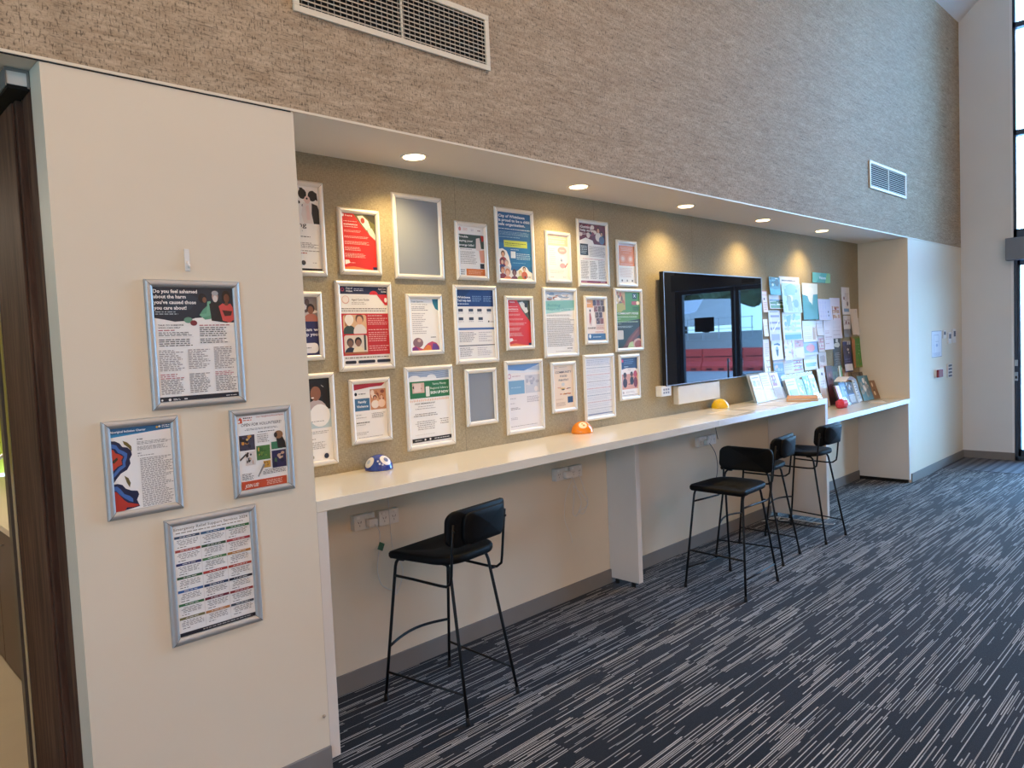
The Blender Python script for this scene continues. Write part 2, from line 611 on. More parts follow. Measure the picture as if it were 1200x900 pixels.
# west windows (behind the viewer, left): daylight from that side
def west():
    g = struct(empty('window_2', (XW - .06, 0, 0)))
    f = mb(M['winf'])
    for z in (1.0, 2.94):
        f.box(-.04, -4.0, z, .04, -2.75, z + .06)
    for y in (-4.0, -2.81):
        f.box(-.04, y, 1.0, .04, y + .06, 3.0)
    f.build('window_frame', g)
    mb(M['glass']).box(-.004, -3.97, 1.03, .004, -2.78, 2.97).build('glass_pane', g)
west()

# ------------------------------------------------------------------ outside the entrance (seen in the screen's reflection)
struct(mb(mat('forecourt_concrete', '#a9a8a4', .9, noise=.12, nscale=1.2)).box(X4 + .2, -60, -.1, 90, 30, -.02).build('ground'))
BR = mat('barrier_red', '#ea4a3e', .5, noise=.05)
def barrier(y):
    o = empty('road_barrier', (30, y, -.02))
    b = mb(BR)
    prof = [(-.26, 0), (-.26, .22), (-.13, .42), (-.11, 1.0), (.11, 1.0), (.13, .42), (.26, .22), (.26, 0)]
    b.prism([(x_, -.98, z_) for x_, z_ in prof], (0, 1.96, 0))
    b.build('body', o)
    s = mb(mat('barrier_recess_shade', '#6e1c1a', .7, noise=.05))  # darker red blocks stand in for shade in the moulded hollows
    for yy in (-.6, 0, .6):
        s.box(-.268, yy - .14, .03, -.24, yy + .14, .13)
    s.box(-.14, -.9, .62, -.1, .9, .66)
    s.build('recess_shade', o)
    return o
b0 = None
for i in range(8):
    y = -3.5 - 2.0 * i
    b = barrier(y) if b0 is None else copy_tree(b0)
    b0 = b0 or b
    b.location.y = y
    tag(b, 'red plastic road barrier in the line outside the entrance', 'barrier', 'red barriers in a line outside')
# parked white van beyond the barriers
struct(mb(mat('bank_soil', '#9a9285', .95, noise=.25, nscale=.8, bump=.4, bscale=3)).prism([(32.5, -60, -.03), (39, -60, 1.75), (89, -60, 1.75), (89, -60, -.03)], (0, 85, 0)).build('ground_bank'))
van = empty('van', (42.5, -22.0, 1.75), PI / 2 + .12, 'white van parked beyond the red barriers outside', 'van')
vm = mb(mat('van_white', '#d9dde0', .35, noise=.02))
vm.prism([(-.9, -2.4, .45), (-.9, 2.4, .45), (-.9, 2.4, 1.2), (-.9, 1.7, 1.35), (-.85, 1.05, 2.1), (-.85, -2.4, 2.15)], (1.8, 0, 0))
vm.build('body', van)
mb(mat('van_glass', '#1c242c', .1, noise=.02)).prism([(-.93, 1.62, 1.33), (-.9, 1.05, 1.95), (-.9, .2, 1.95), (-.93, .2, 1.33)], (.02, 0, 0)).build('window', van)
for yy in (-1.5, 1.5):
    mb(M['rub']).tube([(-.95, yy, .36), (-.7, yy, .36)], .36, 20).build('wheel', van)
# trees behind
def tree(x, y, h, r, seed, label):
    rnd = random.Random(seed)
    o = empty('tree', (x, y, 1.74), 0, label, 'tree')
    mb(mat('bark', '#4d4238', .9, noise=.2)).tube([(0, 0, 0), (.1, 0, h * .35), (0, .1, h * .7)], [.22, .18, .08]).build('trunk', o)
    bm = bmesh.new()
    for q in range(26):
        a, e = rnd.uniform(0, 2 * PI), rnd.uniform(-.5, 1)
        rr = r * rnd.uniform(.35, .8)
        c = Vector((math.cos(a) * rr, math.sin(a) * rr, h * .68 + e * r * .7))
        g = bmesh.ops.create_icosphere(bm, subdivisions=2, radius=r * rnd.uniform(.25, .42))
        for v in g['verts']:
            v.co = v.co * rnd.uniform(.8, 1.2) + c
    f = mb(mat('foliage', '#5d6e50', .9, noise=.4, nscale=3, bump=.5, bscale=8))
    f.addbm(bm)
    f.build('crown', o)
tree(50, -23.6, 4.6, 2.3, 3, 'bushy tree on the bank outside, behind the white van')
tree(54, -30.5, 5.4, 2.6, 5, 'tree on the bank outside, on the side of the van away from the entrance')
tree(49, -18.2, 4.4, 2.2, 8, 'tree on the bank outside, first one beside the van')
tree(53, -12.0, 5.2, 2.6, 9, 'wide tree on the bank outside, farthest from the van')
rk = empty('site_fence', (37.5, -21.5, 1.3), 0, 'pale temporary mesh fence on the bank behind the red barriers', 'fence')
fm_ = mb(mat('fence_steel', '#b8bcc0', .5, .4, noise=.05))
for q in range(12):
    fm_.box(-.02, -5.5 + q, 0, .02, -5.46 + q, 1.25)
for z in (.02, .6, 1.2):
    fm_.box(-.015, -5.5, z, .015, 5.6, z + .03)
fm_.build('fence_panel', rk)

# ------------------------------------------------------------------ doorway at the far left
M['vinyl'] = mat('vinyl_floor', '#b3a58f', .5, noise=.08, nscale=5)
struct(mb(M['vinyl']).box(-2.6, .9, -.06, 1.36, 4.2, .001).build('floor_kitchen'))
struct(mb(mat('kitchen_green', '#b4b032', .5, noise=.05)).box(1.30, 1.1, .80, 1.34, 4.2, 2.5).build('wall_kitchen'))
struct(mb(mat('kitchen_green', '#9a9a1e', .5)).box(-2.6, 4.2, .8, 1.4, 4.3, 2.6).use(M['white']).box(-2.6, 4.2, 0, 1.4, 4.3, .8).box(-2.7, .7, 0, -2.6, 4.3, 2.6).build('wall_kitchen_back'))
struct(mb(M['ceil']).box(-2.7, 1.3, 2.5, 1.4, 4.3, 2.6).build('ceiling_kitchen'))
struct(mb(M['wood']).box(X0 - .001, .118, 0, X0 + .06, .225, H - .05).build('trim_5'))           # timber jamb
dr = struct(empty('door_3', (X0, .236, 0)))                                                          # timber leaf standing open
mb(M['wood']).box(-.018, 0, .01, .055, .46, 2.445, .003).build('door_leaf', dr)
mb(M['wood']).box(-.026, .02, .01, -.0182, .27, 2.44, .002).build('door_panel', dr)
tag(mb(M['alu']).box(-.020, .4605, .01, .055, .505, 2.445).build('edge_strip', dr), 'aluminium edge strip')
struct(mb(M['dark']).box(X0 + .01, .742, 0, X0 + .06, .82, 2.46).build('trim_gap_shade'))  # black box stands in for the shaded gap past the leaf
struct(mb(mat('jamb_grey', '#6c645c', .5, .3, noise=.05)).box(X0 - .02, .80, 0, X0 + .06, .85, 2.46).build('trim_7'))
struct(mb(M['white']).box(XW, .118, 0, -.75, .9, H).build('wall_left'))
hd = empty('door_track_box', (X0 - .03, .124, 2.457), 0, 'small square-ended white track box above the dark timber door', 'door track')
mb(M['plast']).box(-.030, 0, .0, .029, .9, .046, .002).build('housing', hd)
mb(M['dark']).box(-.029, .001, -.012, .028, .9, -.0002).build('track_shade', hd)  # black strip paints the shade under the track housing
mb(mat('track_lip', '#8a8d8c', .5, .5, noise=.05)).box(-.034, -.003, -.006, -.0305, .9, .0475).box(.0225, -.004, -.006, .0288, -.0005, .0475).box(-.0345, -.004, .039, .022, -.0005, .0475).build('track_lip', hd)

kl = empty('kitchen_fill_light', (.1, 2.5, 2.5), 0, 'added square fill light in the kitchen beyond the far doorway', 'ceiling light')  # unseen lamp added to brighten the kitchen and the doorway
mb(mat('kitchen_fill_glow', '#fff4e4', .5, emit='#ffe6c8', estr=5)).box(-.3, -.3, -.03, .3, .3, -.0005, .004).build('diffuser', kl)
area_light('lamp', (0, 0, -.04), (0, 0, 0), .55, .55, 26, (1.0, .84, .66), parent=kl)
# kitchen cabinet glimpsed through the doorway
kc = empty('kitchen_cabinet', (.76, 2.1, 0), 0, 'brown kitchen base cabinet glimpsed through the far left doorway', 'cabinet')
CB = mat('cabinet_brown', '#5a4742', .45, noise=.06, nscale=15)
mb(CB).box(.02, -1.0, .0, .53, 1.9, .76).build('body', kc)
for i in range(5):
    d_ = mb(CB).box(0, -1.0 + i * .58 + .004, .01, .0195, -1.0 + (i + 1) * .58 - .004, .755, .002).build('cabinet_door', kc)
    mb(M['alu']).tube([(-.025, -1.0 + i * .58 + .36, .685), (-.025, -1.0 + i * .58 + .52, .685)], .006).tube([(-.025, -1.0 + i * .58 + .38, .685), (0, -1.0 + i * .58 + .38, .685)], .004).tube([(-.025, -1.0 + i * .58 + .5, .685), (0, -1.0 + i * .58 + .5, .685)], .004).build('door_handle', d_)
mb(M['lamw']).box(-.01, -1.01, .7605, .535, 1.91, .795, .003).build('worktop', kc)
tp = empty('kitchen_tap', (.95, 2.35, .7955), 0, 'chrome tap on the kitchen worktop glimpsed through the doorway', 'tap')
mb(M['alu']).tube([(0, 0, 0), (0, 0, .25)] + arc((-.08, 0, .25), .08, 0, 180, 8) + [(-.16, 0, .2)], .012).build('spout', tp)

# ------------------------------------------------------------------ counters
lc = empty('long_counter', (X1, 0, 0), 0, 'long cream laminate bar counter running under the framed posters', 'counter')
mb(M['lam']).box(.0008, 0, HC - TC, 2.978, D - .0008, HC, .0015).box(2.980, 0, HC - TC, 4.735, D - .0008, HC, .0015).build('counter_top', lc)
mb(M['lamw']).box(.0008, .0, .036, .044, .503, HC - TC - .0008, .0012).build('end_panel', lc)
mb(M['lamw']).box(2.408, .27, .036, 2.452, .503, HC - TC - .0008, .0012).build('support_panel', lc)
mb(M['lamw']).box(4.69, .0, .036, 4.7355, .503, HC - TC - .0008, .0012).build('support_panel', lc)
for x in (.02, 2.43, 4.71):
    for y in (.33, .46):
        mb(M['rub']).lathe([(.014, 0), (.014, .0355)], (x, y, 0), 12).build('levelling_foot', lc)
l2 = empty('low_counter', (6.149, 0, 0), 0, 'short lower cream counter holding brochure stands, right of the long counter', 'counter')
mb(M['lam']).box(0, 0, HD - TC, X3 - 6.150, D - .0008, HD, .0015).build('counter_top', l2)
mb(M['lamw']).box(X3 - 6.149 - .045, .0, .036, X3 - 6.150, .503, HD - TC - .0008, .0012).build('end_panel', l2)
mb(M['dark']).box(X3 - 6.149 - .035, .02, 0, X3 - 6.150, .5, .0355).build('plinth', l2)

# ------------------------------------------------------------------ downlights
RING = mat('lamp_glow', '#ffe9c8', .5, emit='#ffdfae', estr=9)
def downlight(x):
    o = empty('downlight', (x, .27, H))
    rg = mb(M['soffit'])
    rg.lathe([(.050, -.0005), (.058, -.004), (.064, -.004), (.067, -.0005)], (0, 0, 0), 36)
    rg.build('trim_ring', o)
    mb(RING).lathe([(.036, -.0035), (.040, -.0055), (.0495, -.0055), (.050, -.0006), (.036, -.0006)], (0, 0, 0), 36).build('glowing_ring', o)
    mb(mat('lamp_lens', '#d8cbb4', .3, emit='#fff0d8', estr=.25)).lathe([(.0, -.003), (.0355, -.003), (.0355, -.0006), (.0, -.0006)], (0, 0, 0), 28).build('lens', o)
    l = bpy.data.lights.new('lamp', 'SPOT')
    l.energy = 30 * SPOT
    l.color = (1.0, .72, .34)
    l.spot_size = math.radians(128)
    l.spot_blend = 1.0
    l.shadow_soft_size = .018
    lo = bpy.data.objects.new('lamp', l)
    COL.objects.link(lo)
    lo.parent = o
    lo.location = (0, 0, -.012)
    return o
d0 = downlight(2.175)
tag(d0, 'glowing recessed downlight in the soffit, nearest, above the red framed poster', 'downlight', 'recessed downlights in the soffit')
for x, t in ((3.365, 'glowing recessed downlight in the soffit, second from the left end'), (4.508, 'glowing recessed downlight in the soffit, middle of five, just before the screen'),
             (5.633, 'glowing recessed downlight in the soffit above the right end of the screen'), (6.76, 'glowing recessed downlight in the soffit, farthest, above the pinned leaflets')):
    c = copy_tree(d0)
    c.location.x = x
    tag(c, t)

# warm ceiling luminaires (above and behind the viewer)
def luminaire(x, y, label):
    o = empty('ceiling_light', (x, y, CT - .05), 0, label, 'ceiling light', 'warm ceiling luminaires')
    mb(M['plast']).box(-.6, -.3, -.04, .6, .3, .04, .01).build('housing', o)
    mb(mat('luminaire_panel', '#ffe6c4', .5, emit='#ffc98a', estr=3)).box(-.56, -.26, -.045, .56, .26, -.0405).build('diffuser', o)
    area_light('lamp', (0, 0, -.06), (0, 0, 0), 1.1, .5, 110 * WARM, (1.0, .72, .44), parent=o)
    return o
luminaire(-.6, -3.2, 'warm ceiling light over the far left of the room')
luminaire(1.3, -3.2, 'warm ceiling light above the near end of the counter')
luminaire(3.2, -3.4, 'warm ceiling light above the middle of the room')

GL = mat('fill_globe_glow', '#fff0dc', .4)
GL.node_tree.nodes['Principled BSDF'].inputs['Emission Color'].default_value = (1, .53, .285, 1)
GL.node_tree.nodes['Principled BSDF'].inputs['Emission Strength'].default_value = 27 * FILL
def add_fill_globe(x, y, label):  # unseen glowing globes, added for warm frontal fill on the walls
    o = empty('fill_globe', (x, y, 3.1), 0, label, 'fill light', 'added fill globes behind the viewer')
    mb(GL).lathe([(.001, -.25)] + [(.25 * math.cos(math.radians(a)), .25 * math.sin(math.radians(a))) for a in range(-80, 81, 10)] + [(.001, .25)], (0, 0, 0), 24).build('globe', o)
    mb(M['black']).tube([(0, 0, .249), (0, 0, CT - 3.1)], .006, 8).build('cord', o)
    return o
add_fill_globe(-1.6, -5.4, 'added glowing fill globe over the left of the room')
add_fill_globe(1.0, -5.4, 'added glowing fill globe over the middle of the room')
add_fill_globe(3.6, -5.4, 'added glowing fill globe over the right of the room')

# ------------------------------------------------------------------ return air grilles
def grille(x0, x1, z0, z1, nh, nv, label):
    o = empty('air_grille', (x0, 0, z0), 0, label, 'vent', 'air grilles in the wallpapered wall')
    W, Hh = x1 - x0, z1 - z0
    f = mb(M['trimw'])
    b = .024
    f.box(0, -.012, 0, W, -.0012, b, .002).box(0, -.012, Hh - b, W, -.0012, Hh, .002).box(0, -.012, b, b, -.0012, Hh - b, .002).box(W - b, -.012, b, W, -.0012, Hh - b, .002)
    f.box(W / 2 - .004, -.009, b, W / 2 + .004, -.0012, Hh - b)
    f.build('frame', o)
    mb(M['dark']).box(b, -.0014, b, W - b, -.0011, Hh - b).build('backing', o)
    s = mb(mat('grille_slat', '#c4b8a4', .5, noise=.04))
    for i in range(nh):
        z = b + (i + .5) * (Hh - 2 * b) / nh
        s.prism([(b, -.0108, z - .0056), (b, -.0108, z - .0020), (b, -.0016, z + .0050), (b, -.0016, z + .0012)], (W - 2 * b, 0, 0))
    s.build('slats', o)
    if nv:
        s = mb(mat('grille_bar', '#a0968a', .6, noise=.04))
        for i in range(nv):
            x = b + (i + .5) * (W - 2 * b) / nv
            s.box(x - .0018, -.0035, b, x + .0018, -.0015, Hh - b)
        s.build('bars', o)
grille(1.435, 2.427, 2.872, 3.122, 11, 34, 'large cream framed air grille high on the wall, above the near posters')
grille(7.165, 8.150, 2.885, 3.135, 11, 0, 'cream framed air grille with thin slats, near the far end of the wallpaper')

# ------------------------------------------------------------------ printed sheets
def ink(h):
    return mat('ink_' + h.strip('#'), h, .45, coat=.25, noise=.015, nscale=12)
FACES = {}
def text_mesh(s, bold):
    key = (s, bold)
    if key in FACES: return FACES[key]
    cu = bpy.data.curves.new('t', 'FONT')
    cu.body = s
    cu.size = 1
    cu.resolution_u = 2
    cu.offset = .022 * bold
    o = bpy.data.objects.new('t', cu)
    COL.objects.link(o)
    dg = bpy.context.evaluated_depsgraph_get()
    dg.update()
    me = bpy.data.meshes.new_from_object(o.evaluated_get(dg))
    vs = [(v.co.x, v.co.y) for v in me.vertices]
    fs = [list(p.vertices) for p in me.polygons]
    bpy.data.objects.remove(o); bpy.data.curves.remove(cu); bpy.data.meshes.remove(me)
    FACES[key] = (vs, fs)
    return FACES[key]

class Sheet:
    """a printed sheet, u to the right and v downwards in 0..1; faces -y"""
    def __init__(s, W, Hh, base='#f0eeea', thick=.0008, bend=None, seed=1, sub=1):
        s.W, s.H, s.b, s.k = W, Hh, MB(), 0
        s.bend = bend
        s.rnd = random.Random(seed)
        s.sub = sub
        s.cb = (0, 0, 1, 1)
        s.b.use(ink(base))
        if sub == 1:
            s.b.box(-W / 2, 0, -Hh / 2, W / 2, thick, Hh / 2)
        else:
            s.rect(0, 0, 1, 1, base)
            x0, x1, z0, z1 = -W / 2, W / 2, -Hh / 2, Hh / 2
            n = sub
            s.b.use(ink(base))
            for i in range(n):
                for j in range(n):
                    a, b = x0 + (x1 - x0) * i / n, x0 + (x1 - x0) * (i + 1) / n
                    c, d = z0 + (z1 - z0) * j / n, z0 + (z1 - z0) * (j + 1) / n
                    s.b.poly([(a, thick, c), (a, thick, d), (b, thick, d), (b, thick, c)])
    def P(s, u, v):
        return ((u - .5) * s.W, -s.k * .00004, (.5 - v) * s.H)
    def clip(s, u0=0, v0=0, u1=1, v1=1):
        """keep what is drawn next inside this part of the sheet"""
        s.cb = (u0, v0, u1, v1)
        return s
    def cl(s, pts):
        u0, v0, u1, v1 = s.cb
        x0, x1, z0, z1 = (u0 - .5) * s.W, (u1 - .5) * s.W, (.5 - v1) * s.H, (.5 - v0) * s.H
        return [(min(max(x, x0), x1), y, min(max(z, z0), z1)) for x, y, z in pts]
    def nx(s, c):
        s.k += 1
        s.b.use(ink(c))
    def rect(s, u0, v0, u1, v1, c):
        s.nx(c)
        n = s.sub
        for i in range(n):
            for j in range(n):
                a, b_ = u0 + (u1 - u0) * i / n, u0 + (u1 - u0) * (i + 1) / n
                d, e = v0 + (v1 - v0) * j / n, v0 + (v1 - v0) * (j + 1) / n
                s.b.poly([s.P(a, e), s.P(b_, e), s.P(b_, d), s.P(a, d)])
        return s
    def rr(s, u0, v0, u1, v1, c, r=.01):
        s.nx(c)
        w_, h_ = (u1 - u0) * s.W, (v1 - v0) * s.H
        cx, cz = ((u0 + u1) / 2 - .5) * s.W, (.5 - (v0 + v1) / 2) * s.H
        s.b.poly([(cx + x, -s.k * .00004, cz + z) for x, z in rrect(w_, h_, min(r, w_ / 2.01, h_ / 2.01), 4)])
        return s
    def pg(s, pts, c):
        s.nx(c)
        s.b.poly(s.cl([s.P(u, v) for u, v in pts][::-1]))
        return s
    def el(s, u, v, ru, rv, c, n=18, a0=0, a1=360):
        """ellipse; radii in sheet widths / heights (rv None: a circle)"""
        s.nx(c)
        rz = ru * s.W if rv is None else rv * s.H
        cx, cy, cz = s.P(u, v)
        full = a1 - a0 >= 360
        m = n if full else n + 1
        s.b.poly(s.cl([(cx + ru * s.W * math.cos(math.radians(a0 + (a1 - a0) * i / n)), cy, cz + rz * math.sin(math.radians(a0 + (a1 - a0) * i / n))) for i in range(m)]))
        return s
    def lines(s, u0, v0, u1, v1, n, c, fill=.42, ragged=.25, center=False, dens=1.0):
        """rows of small print too small to read"""
        s.nx(c)
        ph = (v1 - v0) / n
        for i in range(n):
            v = v0 + (i + .5) * ph
            e = u1 - (u1 - u0) * ragged * s.rnd.random()
            a = u0
            if center:
                d_ = (u1 - e) / 2
                a, e = u0 + d_, u1 - d_
            while a < e:
                wl = s.rnd.uniform(.03, .11) * .6 * dens
                b_ = min(a + wl, e)
                s.b.poly([s.P(a, v + ph * fill / 2), s.P(b_, v + ph * fill / 2), s.P(b_, v - ph * fill / 2), s.P(a, v - ph * fill / 2)])
                a = b_ + .012
        return s
    def text(s, t, u, v, h, c, w=None, align='l', bold=1.0, slant=0):
        """text with its cap height h (fraction of sheet height), v = baseline; w = width fraction to fit"""
        s.nx(c)
        vs, fs = text_mesh(t, bold)
        if not vs: return s
        xs = [a for a, _ in vs]
        x0, x1 = min(xs), max(xs)
        sc = h * s.H / .70
        sx_ = sc
        if w: sx_ = w * s.W / (x1 - x0)
        wid = (x1 - x0) * sx_
        ox, oy, oz = s.P(u, v)
        if align == 'c': ox -= wid / 2
        if align == 'r': ox -= wid
        b = len(s.b.v)
        s.b.v += [(ox + (x - x0) * sx_ + slant * y * sc, oy, oz + y * sc) for x, y in vs]
        for f in fs:
            s.b.face([b + i for i in f])
        return s
    def person(s, u, v, r, skin, hair, top, wid=2.3):
        """head and shoulders, r = head radius in sheet widths"""
        rv = r * s.W / s.H
        s.el(u, v + rv * 3.2, r * wid, rv * 2.1, top)
        s.el(u, v - rv * .25, r * 1.18, rv * 1.25, hair)
        s.el(u, v + rv * .2, r * .85, rv * 1.05, skin)
        return s
    def photo(s, u0, v0, u1, v1, cols, n=14):
        """a small photograph: patches of its own colours"""
        s.rect(u0, v0, u1, v1, cols[0])
        for i in range(n):
            c = cols[s.rnd.randrange(len(cols))]
            a = s.rnd.uniform(u0, u1 - (u1 - u0) * .3); b_ = a + s.rnd.uniform(.12, .3) * (u1 - u0)
            d = s.rnd.uniform(v0, v1 - (v1 - v0) * .35); e = d + s.rnd.uniform(.12, .35) * (v1 - v0)
            s.nx(c)
            cx, cv, ru, rv = (a + b_) / 2, (d + e) / 2, (b_ - a) / 2, (e - d) / 2
            x_, y_, z_ = s.P(cx, cv)
            s.b.poly([(x_ + ru * s.W * math.cos(t * PI / 4 + .3), y_, z_ + rv * s.H * math.sin(t * PI / 4 + .3)) for t in range(8)])
        return s
    def build(s, name, parent=None):
        if s.bend:
            s.b.v = [tuple(s.bend(Vector(p), s)) for p in s.b.v]
        return s.b.build(name, parent)

FW = .025
def frame_geo(W, Hh, m):
    """snap frame: rounded profile mitred at the corners"""
    b = MB().use(m)
    prof = [(0, 0), (.0, -.006), (.003, -.0105), (.008, -.013), (.014, -.0132), (.020, -.0105), (.0245, -.0065), (.025, -.0045), (.025, -.003)]
    cs = [(-1, -1), (1, -1), (1, 1), (-1, 1)]
    for q in range(4):
        (ax, az), (bx, bz) = cs[q], cs[(q + 1) % 4]
        st = len(b.v)
        for d, y in prof:
            b.v.append((ax * (W / 2 - d), y, az * (Hh / 2 - d)))
            b.v.append((bx * (W / 2 - d), y, bz * (Hh / 2 - d)))
        b.smooth = True
        for i in range(len(prof) - 1):
            b.face([st + 2 * i, st + 2 * i + 1, st + 2 * i + 3, st + 2 * i + 2])
        b.smooth = False
    # mitre joints: a hairline at each corner
    b.use(M['line'])
    for ax, az in cs:
        for i in range(2, len(prof) - 1):
            d0_, y0_ = prof[i]; d1_, y1_ = prof[i + 1]
            p0 = Vector((ax * (W / 2 - d0_), y0_ - .0003, az * (Hh / 2 - d0_)))
            p1 = Vector((ax * (W / 2 - d1_), y1_ - .0003, az * (Hh / 2 - d1_)))
            t = Vector((-ax, 0, az)) * .0004
            b.poly([p0 - t, p0 + t, p1 + t, p1 - t])
    return b
A3, A4 = (.3145, .4245), (.2315, .3115)
def framed(x0, z1, size, label, draw, yw=D, bare=False, group=None, seed=1):
    """x0, z1: top left corner on the wall plane y = yw"""
    W, Hh = size
    o = empty('poster_frame', (x0 + W / 2, yw - .0004, z1 - Hh / 2), 0, label, 'framed poster', group)
    frame_geo(W, Hh, M['frame'] if yw > .1 else M['frame_dark']).build('frame', o)
    iw, ih = W - 2 * FW, Hh - 2 * FW
    if bare:
        mb(mat('frame_backing_grey', '#8c939c', .3, coat=.4, noise=.04, nscale=4)).box(-iw / 2 - .004, -.0028, -ih / 2 - .004, iw / 2 + .004, -.0006, ih / 2 + .004).build('backing_panel', o)
        return o
    sh = Sheet(iw + .008, ih + .008, draw[0], .0018, seed=seed)
    for fn, *a in draw[1:]:
        if a and isinstance(a[-1], dict):
            getattr(sh, fn)(*a[:-1], **a[-1])
        else:
            getattr(sh, fn)(*a)
    p = sh.build('poster', o)
    p.location = (0, -.0028, 0)
    return o
M['frame_dark'] = mat('snap_frame_satin', '#bab9b6', .5, .6, noise=.04, nscale=150)
K, N, R_, BK = '#f1efeb', '#1b2340', '#d8262b', '#1c1c1e'
TX = '#6b6660'
def T(*a, **k): return ('text', *a, k)
def L(*a, **k): return ('lines', *a, k)

# ---- the four on the near white wall
people = []
framed(.846, 1.871, A3, 'framed poster asking Do you feel ashamed, navy top with drawn people', [K,
    ('rect', 0, 0, 1, .26, '#182838'),
    ('pg', [(0, .255), (0, .27), (.12, .285), (.25, .305), (.38, .30), (.5, .275), (.6, .27), (.6, .24)], '#182838'),
    ('pg', [(.6, .25), (.6, .272), (.72, .285), (.86, .315), (1, .318), (1, .25)], '#182838'),
    ('pg', [(.1, .05), (.3, .02), (.55, .1), (.45, .2), (.2, .22)], '#1e3446'),
    T('Do you feel ashamed', .02, .058, .030, '#f4f2ee', .52), T('about the harm', .02, .104, .030, '#f4f2ee', .38), T("you've caused those", .02, .152, .030, '#f4f2ee', .50), T('you care about!', .02, .2, .030, '#f4f2ee', .38),
    L(.03, .212, .36, .248, 2, '#9fb0b8', ragged=.3),
    ('el', .60, .10, .05, .042, '#0c0f14'), ('el', .625, .115, .025, .025, '#7c5340'), ('pg', [(.60, .2), (.70, .14), (.72, .28), (.62, .29), (.55, .25)], '#5e9c7e'), ('pg', [(.66, .13), (.70, .125), (.70, .25), (.58, .27), (.56, .24), (.64, .235)], '#6fae8e'),
    ('pg', [(.68, .15), (.78, .12), (.86, .15), (.9, .32), (.7, .30)], '#12161c'), ('el', .76, .085, .04, .045, '#b99a8c'), ('el', .76, .055, .042, .022, '#a9a9aa'), ('el', .76, .105, .03, .03, '#d8cfc8'),
    ('el', .90, .085, .055, .055, '#14100f'), ('el', .905, .10, .036, .04, '#6b4130'), ('pg', [(.80, .17), (.85, .145), (.90, .16), (.95, .145), (.98, .18), (.99, .29), (.93, .318), (.84, .30)], '#d4504e'), ('pg', [(.84, .205), (.97, .215), (.95, .255), (.87, .26)], '#4c1f1c'), ('el', .9, .15, .028, .014, '#6b4130'),
    ('el', .41, .292, .052, .026, '#5f9079'), ('el', .475, .318, .042, .024, '#7c2a33'),
    T('TALK TO SOMEONE', .05, .34, .011, '#3a3535', .30), T('WHO CAN HELP', .05, .362, .011, '#3a3535', .26),
    L(.05, .37, .26, .388, 1, '#a8404a'), L(.05, .392, .46, .43, 3, '#4c4848'), L(.05, .45, .46, .52, 4, '#4c4848'), ('rect', .05, .438, .46, .440, '#c9b9b0'),
    L(.54, .33, .92, .348, 1, '#a8404a', ragged=.0), L(.54, .352, .90, .44, 5, '#4c4848', ragged=.5), L(.54, .452, .93, .50, 3, '#4c4848'),
    L(.04, .545, .34, .73, 12, '#8d8480', ragged=.4), L(.38, .545, .66, .72, 12, '#8d8480', ragged=.4), L(.70, .53, .98, .73, 13, '#8d8480', ragged=.4),
    L(.04, .75, .32, .80, 3, '#b25560', ragged=.4), L(.04, .80, .34, .93, 9, '#77706c', ragged=.3), L(.38, .755, .66, .93, 12, '#77706c', ragged=.3), L(.70, .75, .98, .79, 3, '#b25560'), L(.70, .79, .98, .93, 9, '#77706c', ragged=.3),
    ('rect', 0, .95, 1, 1, '#141d2c'), ('el', .04, .975, .012, None, K), ('el', .13, .975, .016, None, K), L(.17, .966, .26, .984, 2, K), L(.30, .965, .34, .985, 1, K), L(.82, .968, .97, .98, 1, K, ragged=0),
], yw=0, seed=2)

